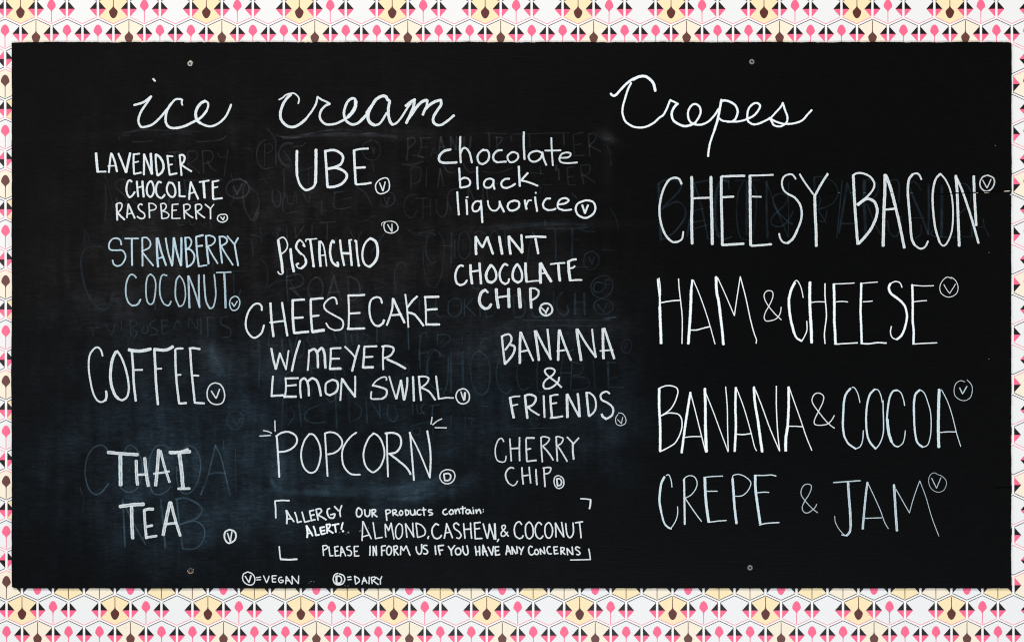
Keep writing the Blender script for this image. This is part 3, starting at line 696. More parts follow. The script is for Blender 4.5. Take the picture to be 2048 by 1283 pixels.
W('contain','small lower case word contain with a colon',20,.97,'''195,192 162,210 158,245 185,260 212,248
|258,200 232,225 245,255 278,245 275,208 250,200
|300,198 312,250;310,225 335,190 350,210 358,245
|393,160 395,250;365,190 428,180
|478,205 445,200 432,230 460,250 480,222;482,205 490,235 505,248
|522,200 525,248;w18 515,175 517,178
|552,200 562,245;562,225 590,195 605,215 612,245
|w17 640,198 643,199;w17 640,225 643,226''')
W('cashew','slim capital word CASHEW with a comma',20,.97,'''w24 105,385 70,368;w22 70,368 30,420 25,480 50,535 85,550;w22 85,550 120,535 138,508
|200,365 190,450 172,545;200,368 235,450 272,540;185,480 240,470
|350,385 315,360 285,385 300,430 350,465 375,510 350,545 320,538
|405,368 412,450 422,545;488,358 492,450 502,545;410,438 492,432
|535,360 540,450 545,550;535,360 608,352;542,432 600,425;545,550 628,545
|640,370 665,460 690,545;692,545 710,455 715,372;715,372 745,465 775,555;w28 780,370 785,465 788,555
|w20 828,555 810,585''')
W('ampersand','small ampersand in the allergy notice',18,.97,'945,520 900,465 868,425 870,395 900,388 908,415 880,450 858,480 862,515 890,518 920,490 935,470')
W('coconut','slim capital word COCONUT in the allergy notice',20,.97,'''1105,380 1075,345 1035,370 1015,440 1030,515 1075,548;1075,548 1105,540 1122,512
|1190,348 1155,390 1150,470 1170,535 1205,548 1240,505 1240,420 1215,365 1190,348
|1345,380 1310,352 1275,395 1268,470 1290,530 1330,548 1362,515
|1425,355 1390,395 1385,470 1405,530 1440,540 1470,500 1475,430 1450,370 1425,355
|1510,360 1515,440 1518,530;1512,360 1560,450 1612,528;1585,352 1600,440 1612,528
|1635,365 1645,470 1670,530 1700,530 1728,470 1722,358
|1750,358 1840,345;1800,355 1812,450 1820,540''')
W('corner','corner bracket at the upper right of the allergy notice',22,.97,'w18 1815,68 1880,72 1938,78;w24 1935,80 1932,130 1922,188','chalk_bracket')
W('corner','corner bracket at the lower right of the allergy notice',18,.97,'1912,672 1925,740 1932,800;w16 1935,800 1810,803 1690,806','chalk_bracket')
W('if','small capital word IF',21,.97,'''62,635 70,740|100,635 108,690 122,742;100,635 165,628;108,690 155,685''')
W('you','small capital word YOU',21,.97,'''220,640 255,690;298,630 258,690 262,750
|340,660 310,680 310,725 335,742 368,725 370,685 345,660
|395,640 400,700 425,742 455,730 458,690 445,632''')
W('have','small capital word HAVE',21,.97,'''545,640 560,750;595,640 600,750;555,705 600,700
|640,625 635,700 640,745;640,625 665,690 692,755;635,705 680,700
|700,650 725,700 745,745;765,640 755,700 745,745
|785,648 790,748;785,648 830,645;790,695 828,690;790,748 842,738''')
W('any','small capital word ANY',20,.97,'''930,632 925,690 915,742;932,632 955,680 975,735;920,705 965,695
|985,645 995,735;987,645 1012,690 1035,730;1045,640 1052,725
|1070,650 1100,690;1128,648 1105,695 1095,740''')
W('concerns','small capital word CONCERNS',19,.97,'''1235,650 1205,640 1188,675 1195,725 1225,745 1252,728
|1280,675 1260,700 1270,735 1298,735 1308,705 1285,675
|1325,670 1335,738;1327,670 1352,700 1380,730;1372,650 1385,730
|1450,645 1420,650 1410,690 1430,730 1465,730
|1490,650 1500,732;1490,650 1535,645;1498,690 1530,685;1500,732 1545,725
|1575,655 1580,738;1575,655 1615,660 1610,690 1582,700;1590,705 1628,738
|1650,665 1658,745;1652,665 1685,705 1715,740;1712,648 1722,740
|1805,660 1765,648 1755,675 1790,700 1808,725 1790,742 1765,738''')
R(470,1125,6.4)
M('V',20,.95,'165,112 110,140 98,200 130,255 190,280 240,260 255,200 225,140 165,112;w18 130,165 175,240;w22 205,160 180,245')
W('vegan','small word VEGAN after an equals sign',17,.97,'''275,185 330,178;278,215 330,210
|365,160 385,205 405,250;437,165 425,205 408,248
|475,165 480,240;475,162 530,160;480,200 520,198;480,242 525,240
|602,180 570,185 558,220 580,250 612,242 618,222;585,218 620,218
|655,170 650,265;658,170 690,215 728,268;650,225 700,222
|730,165 735,265;733,165 770,215 812,262;815,162 812,262''')
M('D',22,.97,'1320,130 1275,150 1258,205 1275,255 1320,278 1380,260 1405,205 1385,155 1335,138;w30 1298,170 1300,250;w20 1298,165 1345,170 1365,210 1350,250 1305,255;w14 1290,262 1380,268')
W('dairy','small word DAIRY after an equals sign',18,.97,'''1440,180 1485,175;1445,212 1490,208
|1530,165 1545,268;1530,165 1585,200 1590,235 1545,268
|1650,180 1640,225 1625,268;1652,180 1672,222 1690,255;1630,232 1680,222
|1720,175 1715,265
|1745,185 1755,262;1745,182 1790,178 1795,200 1760,222;1768,225 1835,275
|1805,180 1845,210;1880,172 1862,215 1862,270''')
R(1290,330,4.995)
T('bright')
W('cheesy','very tall capital word CHEESY',30,.88,'''w24 365,190 340,140 290,128 230,160 175,270 145,420 155,560 200,690 270,765 330,765;w20 330,765 370,735 382,665
|w32 466,118 470,350 466,560 470,785;w34 658,118 662,350 668,560 672,790;w22 485,332 645,326
|w30 762,120 762,350 768,560 772,800;w26 765,115 880,110 995,108;w24 775,322 885,315;w28 775,798 880,792 985,785
|w32 1048,105 1050,350 1052,560 1055,800;w20 1050,106 1170,103 1280,98;w18 1070,315 1160,318;w24 1060,806 1160,800 1262,790
|w20 1505,140 1475,98 1430,95 1385,120 1367,180 1385,250 1430,290;w24 1430,290 1500,330 1550,400 1565,480 1555,560 1520,650;w28 1520,650 1480,730 1425,780;w20 1425,780 1380,770 1350,730 1340,685
|w20 1545,92 1600,180 1680,290;w26 1825,88 1760,190 1700,300;w32 1695,300 1700,500 1708,650 1710,808''')
R(1660,330,5.389)
W('bacon','very tall capital word BACON beside CHEESY',32,.88,'''w34 250,115 265,400 280,620 298,850;w24 245,115 290,88 360,92 430,125 475,190 465,260 400,340 290,425;w34 300,430 370,375 420,365 480,400 508,480 495,570 440,690 370,780 310,845
|w38 592,105 590,300 580,520 572,870;w38 600,110 650,240 700,430;w34 700,430 745,620 800,890;w26 600,480 700,470
|w22 985,155 960,105 930,90 890,100;w30 890,100 850,160 838,280 850,450 865,620;w30 865,620 878,780 910,860;w22 910,860 970,900 1025,880 1055,820
|w26 1190,95 1140,150 1115,240 1105,350 1112,500 1135,680 1180,830;w20 1180,830 1215,868 1260,840 1310,720 1325,560 1320,400 1295,270 1245,160 1190,95
|w34 1355,115 1370,300 1380,560 1392,870;w28 1360,130 1430,290 1520,560 1600,840;w32 1548,120 1555,300 1565,480 1575,650''')
M('V',20,.7,'1700,110 1645,130 1615,190 1630,250 1680,282 1735,262 1770,200 1760,140 1700,110;w14 1645,165 1690,245;w14 1692,248 1735,155')
R(1290,540,6.606)
W('ham','tall capital word HAM',22,1,'''w30 168,120 178,220 195,360 195,480;w42 195,480 200,640 207,800 212,965;w16 185,105 200,200 205,330;w17 443,115 452,250 475,450 492,650 488,970;w20 215,430 330,408 460,397
|w34 625,130 610,260;w42 610,260 605,430 595,640 572,970;w15 640,135 730,350 830,640 925,975;w20 605,790 690,788 770,765 858,745
|w42 940,90 945,270 975,430 1000,640;w40 1000,640 1020,800 1035,980;w15 960,100 1060,320 1180,600;w16 1180,600 1215,360 1258,85;w17 1258,85 1330,360 1390,640 1440,830 1470,910 1468,965''')
W('ampersand','thin ampersand between HAM and CHEESE',15,.98,'1800,655 1720,580 1632,475 1580,380 1578,310 1620,272 1680,282 1690,340 1665,420 1632,480 1585,570 1575,630 1600,670 1670,665 1740,635 1785,570 1798,488')
R(1560,540,5.389)
W('cheese','tall capital word CHEESE with thick uprights',18,1,'''w12 150,130 178,110 205,140 230,200 250,295;w32 160,135 125,200 98,300 98,400 115,530 150,670;w26 150,670 180,730 235,762;w14 235,762 270,700 290,640 288,550
|w36 322,130 320,300 325,450 335,620 340,780;w16 485,145 485,280 500,480 485,620 478,700 485,790;w13 335,348 400,340 485,342
|w32 580,150 585,350 585,550 592,650 597,795;w13 595,148 700,145 800,138;w13 605,342 670,336 730,342;w16 590,797 700,790 835,782
|w28 875,140 872,300 868,450 875,620 880,790;w22 868,300 868,460;w12 880,142 960,135 1050,128;w13 895,340 945,338 995,332;w18 880,790 960,792 1050,780 1145,785
|w14 1315,185 1290,135 1240,122 1190,145;w30 1190,145 1172,190 1195,250 1260,300 1310,340;w28 1310,340 1350,400 1368,500 1345,620 1310,700 1260,745;w14 1260,748 1210,725 1190,670 1200,605
|w28 1425,158 1430,350 1430,550 1440,650 1437,795;w12 1430,162 1540,170 1655,167;w13 1445,340 1510,332 1580,328;w14 1440,795 1560,787 1690,782''')
M('V',11,.9,'1845,90 1800,75 1750,115 1722,180 1735,245 1790,285 1850,285 1905,245 1918,180 1890,110 1840,75;1765,155 1800,215 1828,250;1828,250 1860,200 1890,150')
R(1290,755,5.12)
W('banana','tall slim capital word BANANA beside COCOA',18,1,'''w30 145,110 145,300 155,500 155,750;w15 150,105 210,82 270,82 325,105 335,160 300,260 250,330 165,388;w15 165,388 230,362 300,362 350,380 378,440 370,540 320,650 260,700 155,755
|w28 465,150 440,300 410,500 375,765;w13 470,170 510,320 560,520 615,740;w13 410,608 490,600 575,600
|w32 612,110 618,300 618,500;w36 618,480 622,600 628,755;w12 620,150 700,350 770,540 850,755;w13 825,92 842,300 845,500 852,750
|w28 930,100 925,300 930,500 918,750;w12 940,115 1010,300 1080,540 1120,700 1142,745;w15 935,575 1000,580 1080,570
|w30 1115,95 1125,250 1155,430;w32 1155,430 1175,580 1200,755;w13 1130,120 1200,300 1280,520 1378,750;w14 1345,85 1345,300 1358,550 1378,745
|w30 1470,95 1470,300 1460,500;w34 1460,500 1442,620 1440,745;w12 1480,110 1540,280 1600,450 1650,600 1708,742;w12 1465,495 1540,495 1608,500''')
W('ampersand','thin ampersand between BANANA and COCOA',12,.95,'1940,515 1870,460 1775,345 1715,255 1715,200 1745,162 1790,158 1828,190 1820,250 1775,345 1735,430 1740,475 1790,485 1860,475 1905,440 1938,385')
R(1600,745,5.389)
T('icy')
W('cocoa','tall slim capital word COCOA with cyan edged uprights',15,.93,'''w12 645,320 625,230 590,165 560,155;w26 545,168 500,220 475,300 465,450 462,580 475,680;w22 475,680 520,760 600,818;w13 600,818 650,790 675,720 682,622
|w24 805,178 755,230 725,330 712,480 720,640 750,740 815,818;w14 815,818 860,760 895,660 900,540 895,380 895,300;w12 885,315 870,240 840,185 800,175
|w22 1050,188 1000,200 965,270 945,390 935,500;w34 940,500 955,640 985,740;w18 985,740 1020,785 1060,795;w12 1060,795 1105,760 1125,700 1135,622;w13 1050,185 1090,220 1115,290 1127,352
|w26 1290,185 1245,230 1228,320 1228,450;w24 1228,450 1235,600 1260,740 1320,798;w12 1320,800 1375,775 1405,680 1413,550 1405,420 1375,310 1340,220 1295,182
|w36 1500,180 1495,300 1492,450 1490,600 1495,800;w10 1525,182 1590,310 1640,460 1690,660 1732,792;w13 1505,642 1590,635 1680,636''')
M('V',10,.75,'1775,98 1730,85 1680,115 1660,180 1670,245 1720,288 1780,298 1835,265 1855,200 1850,135 1800,75;w14 1720,162 1750,225;w14 1752,225 1798,145')
R(1290,930,5.535)
W('crepe','slim capital word CREPE',15,.93,'''w12 298,240 290,170 265,105 235,110;w28 215,125 180,200 165,300 160,400 180,520;w22 180,520 210,630 250,680 290,700;w12 290,690 335,620 360,540 360,455
|w24 432,150 435,300 437,450 440,650;w12 422,168 450,130 500,112 550,130 577,190 560,260 510,325 445,360;w13 445,362 510,460 570,545 625,618
|w34 662,145 668,300 680,450 705,625;w13 648,133 740,122 860,117;w13 690,285 800,284;w14 705,628 800,615 900,607
|w30 968,145 980,300 990,450 1012,640;w12 968,135 980,108 1040,98 1110,125 1165,175 1168,220 1130,290 1070,335 1000,340
|w32 1220,110 1222,250 1240,400 1275,640;w14 1210,108 1310,110 1400,105 1450,117;w13 1240,302 1310,295 1372,297;w15 1265,658 1340,640 1485,630''')
W('ampersand','faint thin ampersand between CREPE and JAM',11,.72,'1910,522 1850,475 1770,388 1728,320 1735,255 1770,212 1825,210 1842,245 1815,320 1770,390 1740,460 1755,510 1795,525 1850,495 1885,460 1900,428')
R(1590,930,6.206)
W('jam','slim capital word JAM fading to the right',14,.85,'''w17 475,212 600,203 810,188;w34 658,215 670,400 685,600 690,750;w30 690,750 680,820 640,870;w18 640,870 580,860;w10 492,630 500,700 540,780 600,850 640,870
|w30 900,210 880,350 860,550 840,785;w11 905,220 980,380 1060,560 1110,700 1158,785;w13 870,655 960,652 1075,648
|w34 1228,240 1238,400 1250,600 1265,808;w11 1250,290 1330,430 1420,588;w10 1420,588 1460,440 1510,290 1548,190;w9 1548,190 1620,380 1690,620 1740,760 1785,875''')
M('V',10,.6,'1765,110 1735,92 1690,105 1660,160 1662,225 1690,285 1740,322 1795,330 1850,300 1878,235 1870,180 1820,130 1775,115;w14 1695,158 1755,280;w13 1757,280 1810,150')
# ---- half erased older writing showing through (neutral grey at the top, bluish lower down)
T('ghost')
R(1290,330,4.995)
G('erased bluish word BACON behind CHEESY',22,.09,'''w34 135,195 150,450 158,745;w20 130,190 200,150 300,150 355,190 340,260 180,420;w20 170,440 280,375 350,375 400,440 400,520 350,600 280,680 170,745
|w18 640,150 490,180;w26 490,185 470,420 420,710;w16 500,200 560,400 630,740;w14 470,460 585,435;w14 470,575 600,550;w14 475,640 620,598
|w34 835,160 760,160 715,260 700,420 705,600 730,700;w18 730,710 790,740 865,715;w12 835,165 838,240
|w16 985,160 935,260 915,420 920,580 960,730 1060,740;w14 905,155 1145,150;w34 1020,165 1020,400 1015,690;w12 1060,180 1105,260 1110,450 1080,700
|w26 1215,165 1215,450 1225,725;w12 1225,200 1300,400 1430,720;w10 1435,165 1435,450 1430,720
|w16 1470,590 1400,540 1320,460 1280,370 1290,310 1360,285 1420,310 1410,380 1330,460 1265,530 1265,590 1330,615 1400,590 1450,520 1480,460''')
G('erased bluish letters between CHEESY and BACON',22,.08,'''w26 1690,130 1695,250;w15 1690,120 1780,120 1880,170 1930,260 1900,350 1830,410 1730,440
|w12 1740,310 1755,350 1730,420;w12 1820,450 1790,560 1740,555;w12 1730,450 1810,580''')
R(1660,330,5.389)
G('erased bluish word behind BACON',24,.10,'''w26 185,200 150,420 95,730;w14 130,170 110,400 80,700 72,780;w16 190,200 250,400;w18 130,630 300,632
|w40 368,170 370,450 385,740;w18 400,150 480,170 520,240 500,320 430,390;w16 400,420 470,600 540,740
|w14 640,170 720,160 745,230 740,400;w22 620,600 640,720 710,770 750,700 760,560
|w16 870,190 910,180 960,230 975,270;w26 860,250 920,400 990,560 1060,745;w26 1060,200 1065,450 1060,740
|w12 900,570 1020,570;w12 980,650 980,740 920,790
|w34 1205,220 1205,500 1200,770;w14 1100,700 1130,770 1530,770
|w14 1400,200 1470,210 1520,300 1500,420 1400,520;w24 1530,560 1530,770;w10 1600,670 1660,665;w10 1650,575 1670,680 1715,770''')
R(190,880,5.831)
G('erased blue word COCOA behind THAI',15,0.165,'''w18 150,120 110,70 60,55 -20,90 -90,200 -115,350 -100,480 -60,580 10,630 80,600 160,500
|w15 340,130 380,70 430,60 490,110 540,230 550,380 520,500 470,580 390,605 310,560 280,500
|w16 860,90 800,55 720,65 660,150 630,260 625,400 640,520 680,610 750,630 840,590 885,530
|w16 960,180 1040,90 1110,65 1180,110 1230,240 1220,400 1180,520 1120,600 1050,620 990,580 955,450 955,300
|w22 1405,60 1370,200 1320,400 1235,630;w18 1405,60 1470,200 1520,400 1575,640;w18 1320,395 1420,375 1520,385''')
G('erased blue word NIB behind TEA',18,0.165,'''w22 320,690 335,900 350,1240;w20 330,720 400,860 480,1020 590,1210;w14 560,1140 600,1080
|w26 765,690 790,900 820,1245
|w22 955,690 975,900 1000,1080 1025,1260;w24 940,690 1040,670 1150,710 1240,780 1235,850 1160,920 1000,975;w18 1000,975 1160,940 1260,1000 1280,1090 1240,1200 1160,1260 1030,1265''')
G('erased faint strokes left of TEA',12,.08,'-170,560 -150,640|w8 -130,650 -135,780 -150,850|w10 1640,100 1645,600;w8 1500,0 1500,100|w12 600,420 760,400')
R(140,260,5.12)
G('erased grey letters BERRY beside LAVENDER',18,.055,'''w20 1120,230 1140,240 1160,300
|w16 1070,225 1080,330 1090,440;w16 1000,230 1110,225
|w16 1205,225 1210,440;w16 1215,220 1290,220 1300,290 1210,345;w16 1215,345 1330,440
|w16 1355,220 1370,435;w16 1355,215 1440,215 1465,270 1440,320 1370,350;w20 1410,320 1440,380 1500,420
|w16 1510,240 1540,280 1590,270;w16 1615,210 1600,330 1580,470
|w16 1300,120 1420,115 1540,100 1600,60|w16 640,120 740,120 840,110|w14 500,100 520,60 610,60''')
G('erased grey word SORBET behind CHOCOLATE',18,.06,'''w20 590,530 530,500 465,540 480,600 550,660 590,720 560,770 500,760 475,700
|w18 640,720 700,760 750,720;w18 620,520 610,640
|w18 830,700 840,560;w18 850,520 900,520 910,580 840,640
|w20 1010,520 1020,640 1010,760;w18 1010,515 1090,520 1100,580 1030,630;w18 1030,640 1120,680 1100,750 1010,765
|w20 1170,520 1190,640 1200,740;w16 1165,515 1300,515;w16 1200,745 1310,735
|w18 1360,505 1560,505;w14 1470,700 1475,770''')
G('erased blue grey circled V beside CHOCOLATE',18,.10,'''w20 1740,500 1650,520 1600,590 1620,660 1700,695 1790,680 1835,610 1810,540 1740,500;w22 1675,575 1710,655;w22 1710,660 1765,550''','erased_mark')
G('erased grey loops left of UBE',9,.055,'''w8 2010,95 1950,120 1910,220 1920,330 1980,395 2040,385|w10 1860,290 1865,230 1820,185 1760,195|w20 1800,520 1770,640 1790,800 1850,910 1900,920 1930,840
|w12 1090,920 1120,970 1170,970|w12 1220,920 1240,970 1290,950|w12 1330,930 1360,980 1400,950|w10 1430,930 1450,1000|w22 360,560 370,750 360,920|w8 350,440 400,600 450,800|w8 1650,440 1680,650 1640,780''')
R(500,250,5.12)
G('erased grey scribble around UBE',12,0.0585,'''w10 165,150 100,200 70,290 90,390 150,450 230,430|w10 150,190 150,420;w8 160,200 220,200 225,260 170,290|w16 262,145 268,410
|w28 435,190 360,190 310,240 295,320 340,400 400,420|w16 340,260 400,340 430,420|w12 430,225 540,210 560,180
|w18 345,450 350,600 360,740|w12 500,460 560,460 640,430|w10 600,440 600,600
|w12 1250,150 1170,190 1150,260 1190,340 1270,360 1330,300 1330,220 1280,160;w18 1250,230 1265,290 1275,230|w8 1245,350 1270,480
|w16 860,690 960,680;w12 870,690 870,850 1040,840|w10 950,760 1050,740|w14 1100,640 1180,700 1250,820|w22 735,780 735,905
|w14 230,670 230,760 270,840 310,800 310,700 280,670|w12 345,660 345,890 470,885|w10 380,720 390,800 440,800 460,680|w12 470,680 480,800;w12 540,690 600,800 610,680
|w12 90,560 130,550 170,600|w24 0,640 70,700 90,820 40,960|w8 720,990 880,990;w8 790,990 790,1070|w8 635,1010 635,1070|w10 1100,990 1180,980 1280,920
|w14 180,40 230,100 250,140|w10 520,100 650,80|w14 780,60 850,45;w12 300,120 500,130|w10 1170,90 1290,90''')
G('erased bluish circled V below the mark of UBE',11,.07,'w12 1350,820 1400,840 1460,810 1485,760 1470,710 1430,690;w12 1345,810 1330,760;w14 1375,740 1400,820;w14 1402,820 1425,735','erased_mark')
R(790,250,4.096)
G('erased grey words PEANUT BUTTER behind chocolate',12,.06,'''w14 105,110 105,200 95,290;w14 100,115 150,105 165,140 110,190|w14 210,110 215,180 190,250 240,270;w12 205,108 290,105;w12 215,185 260,180|w14 145,245 230,262|w10 290,260 320,190 345,250;w8 300,235 340,225
|w16 360,230 375,100;w16 375,100 410,220;w10 360,180 410,180|w18 455,100 460,200;w18 460,100 500,200;w18 505,100 500,200|w18 565,100 570,180 610,190 620,100
|w8 735,65 910,72;w18 770,70 775,180|w14 830,100 840,230;w14 830,100 880,110 850,160|w16 950,90 955,130|w8 960,75 1200,70;w14 1100,80 1105,180|w8 1200,68 1430,65;w14 1380,75 1385,160
|w12 1460,85 1470,250;w10 1460,80 1540,60;w10 1465,165 1530,155;w10 1475,250 1550,248
|w12 1585,75 1590,160 1595,255;w12 1585,75 1640,70 1640,120 1590,170;w14 1590,170 1685,215''')
G('erased grey words behind black and liquorice',14,.05,'''w18 60,320 140,325 230,300|w14 130,350 130,520;w14 135,340 210,360 200,460 140,480|w12 260,350 255,500|w14 350,500 370,360;w14 370,360 400,500|w14 400,330 430,380 490,390
|w14 560,320 600,380 650,380 690,320|w10 720,380 850,390 960,350|w14 1190,340 1195,400|w22 1320,330 1320,370|w14 1340,360 1345,450
|w14 1410,360 1420,490;w12 1410,350 1470,340;w12 1415,425 1460,420;w12 1420,492 1480,490|w16 1520,340 1530,400 1545,480;w12 1520,330 1590,330 1590,390 1530,420;w14 1530,400 1640,470
|w10 180,570 110,580 75,650 90,730 140,760 180,700|w12 170,600 260,600;w12 230,600 230,760|w12 290,610 290,740;w10 240,670 290,665|w14 340,610 340,700 380,750 420,720 430,630|w12 520,520 450,540 430,620 460,690
|w14 600,600 600,500;w14 600,500 660,640;w14 720,520 720,640|w14 840,480 760,500 760,620|w12 1110,500 1180,490 1190,540 1120,600|w10 1110,390 1220,400|w12 1450,560 1490,600|w8 1210,490 1280,490''')
R(780,440,4.096)
G('erased bluish word CHOCOLATE around MINT',16,0.0638,'''w16 370,120 320,110 295,200 300,290 340,350 375,340
|w8 400,100 440,180 440,300 420,450 370,550 310,520 280,400 270,250|w16 505,100 500,350;w12 440,210 510,210
|w12 570,120 560,250 600,320 650,280 660,180 620,90 570,120|w12 780,110 730,90 690,110|w14 890,120 850,90 820,130
|w10 940,90 950,230|w14 1170,100 1140,230 1120,380;w14 1175,100 1200,230;w10 1150,190 1200,185
|w14 1265,0 1275,50;w10 1250,70 1440,70;w16 1355,80 1360,340|w20 1495,80 1490,300;w14 1470,70 1620,60;w10 1500,155 1550,155;w12 1520,385 1635,385
|w10 1650,255 1600,280 1590,360 1640,410 1700,370 1710,300 1660,255;w9 1630,300 1655,360;w9 1655,360 1675,300''')
G('erased bluish letters COOKIE DOUGH right of CHIP',16,0.0723,'''w12 240,650 240,740|w14 380,650 370,740 400,790 440,780|w16 480,670 480,760 530,790 580,750 580,660 530,640 480,670
|w14 610,650 610,780;w14 680,640 620,710;w14 630,710 700,780|w16 735,700 740,790|w16 780,740 790,790;w14 785,795 850,780
|w16 1010,620 1015,760;w16 1015,610 1090,650 1110,720 1080,790 1020,795|w16 1160,740 1180,790 1250,790|w16 1340,590 1340,700
|w16 1410,590 1370,650 1370,730 1420,780 1460,750 1450,700|w20 1515,600 1515,770;w20 1590,600 1595,770;w10 1520,670 1590,670
|w10 90,340 50,380 35,480 50,580;w10 100,340 130,380|w10 0,680 210,680|w12 660,480 680,550 730,560|w12 530,160 530,300''')
G('erased circled GF right of CHOCOLATE',9,.10,'''w9 1740,455 1670,490 1645,560 1680,620 1750,635 1810,590 1825,520 1790,465 1740,455;w12 1740,515 1690,510 1665,560 1690,590 1740,580 1745,550;w12 1760,500 1765,555;w12 1760,490 1800,490;w8 1765,530 1800,525''','erased_mark')
G('erased circled V right of DOUGH',9,.10,'w10 1740,645 1690,660 1670,710 1700,760 1760,770 1815,740 1825,690 1790,655 1740,645;w10 1700,690 1750,750;w10 1750,750 1775,680;w16 1760,805 1850,795','erased_mark')
R(780,640,4.096)
G('erased bluish word CHOCOLATE behind FRIENDS',15,0.0723,'''w16 250,130 240,270 240,320;w12 240,130 290,100 300,140|w12 390,110 390,200;w12 390,120 470,120 490,160 430,210
|w14 240,270 320,262;w16 440,600 470,500 480,300;w15 370,240 320,300 300,400 320,500 370,560 430,560|w16 370,240 400,260 410,300
|w20 500,260 500,590;w24 595,260 600,580;w10 500,360 600,350
|w14 730,250 680,290 660,400 680,540 740,610 800,570 820,440 800,310 730,250
|w12 900,310 870,420 890,540 950,600 1000,560|w12 1100,320 1050,370 1040,480 1080,570 1140,550
|w12 1210,300 1210,570 1280,570|w12 1420,290 1400,420 1390,560;w14 1410,290 1500,240;w10 1400,430 1490,430
|w10 1490,340 1480,570;w10 1490,340 1580,370 1560,440 1500,450;w10 1500,460 1620,480 1620,550 1500,575|w12 1665,330 1680,560
|w20 1785,340 1790,540;w14 1780,350 1845,345;w14 1790,550 1910,550
|w14 590,130 590,200|w14 740,190 780,150 830,180|w12 150,20 155,240|w8 1430,110 1490,110 1550,140|w10 1090,0 1800,0|w9 1200,45 1700,45''')
G('erased faint circled V right of BANANA',6,.06,'w8 1920,160 1895,220 1920,265 1960,260 1980,200 1960,160 1920,160;w7 1915,210 1930,230;w7 1930,230 1950,180|w8 1160,800 1150,840 1190,865 1230,840;w8 1180,780 1210,820;w8 1870,460 1800,480 1790,500','erased_mark')
G('erased faint letters right of POPCORN',12,.06,'''w14 170,870 230,850 330,830|w14 190,880 180,920 230,940 250,900 210,870|w12 350,890 355,930|w12 615,790 620,880;w12 640,800 680,810 660,850|w12 500,780 500,870|w10 40,690 50,760|w12 220,690 230,760 280,755;w12 250,690 290,690|w14 330,700 410,690;w12 350,700 345,780|w12 740,700 800,705|w8 870,890 1400,880|w10 930,620 920,690''')
R(140,440,4.096)
G('erased large letters behind STRAWBERRY COCONUT',16,0.0467,'''w20 260,215 180,215 110,250 90,360 110,500 150,610 210,700 280,735 320,700 350,600
|w12 410,100 550,75;w10 430,110 430,200|w20 690,600 700,730;w12 620,560 680,530|w14 1170,350 1180,550|w12 1330,420 1440,415;w14 1340,440 1345,600|w14 1400,570 1380,620|w12 1380,190 1420,190
|w12 120,90 120,220;w12 130,90 160,160|w12 1560,60 1570,120 1620,100|w12 1690,110 1715,50;w12 1650,80 1680,130|w12 1560,310 1610,380 1620,480 1600,560|w16 1620,550 1700,500 1830,490;w14 1780,400 1775,520;w14 1800,500 1870,610;w14 1790,400 1840,410 1850,470
|w14 1490,170 1500,300|w14 1480,120 1560,140 1570,180''')
G('erased grey word ROSE below COCONUT',11,0.0765,'''w14 490,820 500,950;w13 490,825 540,820 540,860 500,880;w13 510,885 550,920 520,965|w11 610,860 590,900 610,930 640,900 630,865|w13 700,820 660,840 660,870 710,900 710,930 660,940
|w13 750,820 755,930;w12 750,820 800,818;w12 755,870 795,860;w12 755,935 800,925|w11 850,890 880,820 910,870|w11 970,880 980,800 1040,890 1045,810|w16 1070,800 1075,930|w16 1125,800 1130,950;w12 1125,795 1180,795|w14 1290,790 1240,800 1240,850 1310,890 1310,950 1250,960
|w10 140,880 240,880;w10 190,890 190,950|w12 290,850 340,940;w12 345,940 370,850|w10 420,820 425,900''')
R(400,640,4.096)
G('erased bluish words behind MEYER LEMON SWIRL',12,0.068,'''w14 580,80 560,180 580,260 620,290|w20 670,150 680,290;w20 730,150 760,290|w14 800,120 780,220 810,300 850,260 850,170|w16 900,110 880,160 930,250|w14 950,130 960,180|w16 1090,90 1120,170;w16 1190,90 1200,200|w18 1240,120 1250,200|w14 1290,100 1290,170;w12 1320,110 1380,130 1350,200|w16 1450,50 1450,180|w14 1700,60 1710,240
|w14 480,170 490,290 480,560|w12 640,460 690,450 770,390|w12 900,360 920,450;w12 920,390 980,400|w14 1100,400 1110,480|w12 1170,390 1190,450;w12 1220,400 1270,380|w10 1450,370 1520,380|w10 1600,370 1700,370 1710,420 1660,450|w14 1870,330 1870,260 1920,240 2000,300;w14 1865,340 1870,440|w12 1800,240 1805,400
|w16 680,640 670,890|w12 740,700 770,780 720,860|w14 810,670 830,870|w12 960,700 880,740 860,810 940,840 1030,830|w16 1110,560 1120,880|w14 1220,560 1225,830|w12 1270,680 1320,720 1310,790 1240,830|w16 1360,640 1370,840;w12 1400,660 1470,780;w14 1470,680 1475,800|w14 1540,690 1540,790 1590,830 1620,780|w14 1740,680 1745,760|w14 1830,690 1810,730 1840,770|w10 1870,700 1960,690;w12 1905,700 1900,780
|w14 1040,640 1070,670 1110,640 1110,590|w16 920,540 910,640''')
G('erased bluish circled V beside the rays of POPCORN',9,.07,'w10 290,745 240,760 220,820 250,880 310,890 350,840 350,780 320,750 290,745;w14 270,810 300,860;w12 305,860 330,800','erased_mark')
R(500,250,5.12)
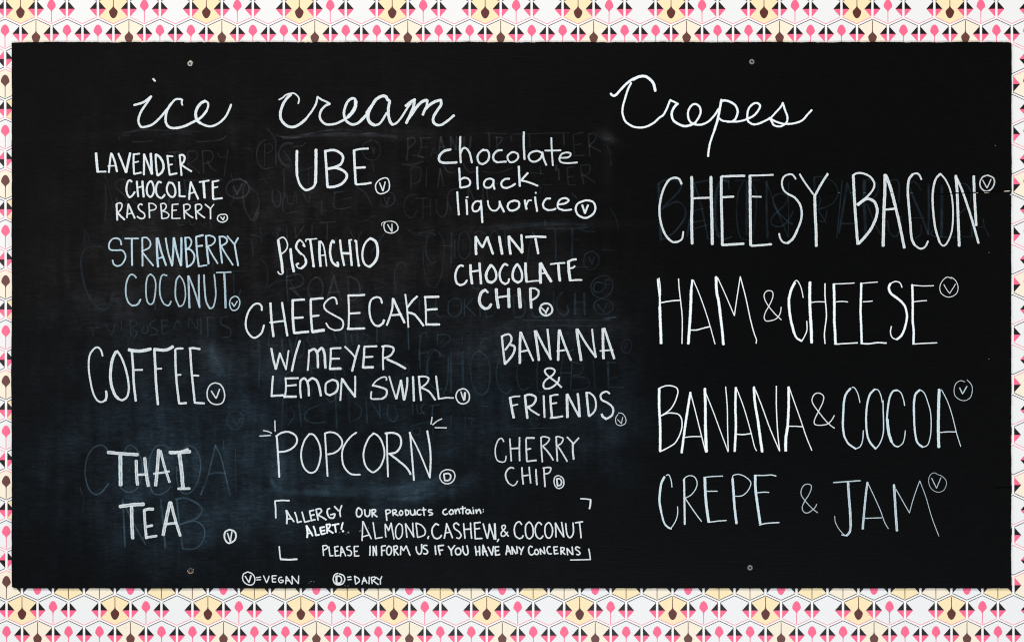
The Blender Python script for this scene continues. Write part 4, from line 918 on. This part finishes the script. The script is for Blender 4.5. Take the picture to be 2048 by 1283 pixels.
G('wiped grey chalk smears under the script words ice cream',30,.045,'w46 340,130 600,110 900,100 1300,105 1500,125|w24 560,100 760,60 950,45 1150,70|w20 760,95 950,80 1120,90 1290,75|w16 1150,95 1230,80 1310,95|w26 260,100 400,135 520,120|w30 -1300,90 -1150,55 -1050,40|w16 -1100,50 -950,55 -760,60 -500,70|w14 -900,100 -760,85 -600,95','chalk_smear')
R(510,820,4.876)
G('wiped blue chalk smears under POPCORN',60,.055,'w90 170,690 230,780 420,800 700,800|w110 500,790 900,810 1300,800 1600,760 1800,660|w60 600,740 1000,760 1400,750 1700,690|w40 150,640 180,720 260,770|w50 1300,860 1600,850 1800,780 1900,660','chalk_smear')
G('wiped blue chalk smears beside COFFEE',60,.05,'w70 -430,-640 -400,-520 -340,-420 -300,-340|w40 -440,-600 -420,-500|w50 -400,-420 -340,-330','chalk_smear')
R(780,440,4.096)
G('wiped grey chalk smears above MINT',24,.035,'w30 900,70 1150,45 1400,30 1600,40|w16 800,60 1100,30 1300,20|w30 150,80 200,110 260,120|w24 1540,60 1600,90 1680,95|w14 1740,240 1840,250|w20 1750,810 1850,790','chalk_smear')
G('wiped grey chalk smear beside chocolate',24,.03,'w36 1710,-690 1740,-670 1790,-660|w18 1790,-670 1830,-640|w20 1780,-600 1800,-560 1810,-450|w16 1800,-100 1850,-20 1870,80','chalk_smear')
R(0,0,1)
G('erased bluish grey word ROAD between PISTACHIO and CHEESECAKE',4,.07,'573,552 574,576 576,602;573,553 598,548 607,560 600,572 578,577;582,577 612,604|632,554 619,566 617,586 628,601 642,592 646,572 640,557 632,554|652,603 660,578 668,552;668,552 675,578 684,602;657,585 680,583|696,553 697,578 699,602;696,553 714,560 720,580 712,597 699,602','erased_word')
G('erased grey letters above PISTACHIO',3,.06,'556,470 550,455 566,462;560,458 552,480|573,452 575,478|590,455 592,475;592,475 608,452|624,448 624,472|640,446 672,443;655,445 654,480|700,462 712,482;724,462 704,500|672,475 668,495|770,465 742,505|838,466 868,460','erased_word')
R(1290,540,6.606)
G('faint scratch of chalk between the upper letters of CHEESE',4,.2,'w4 2160,735 2200,790 2240,860','chalk_smear')
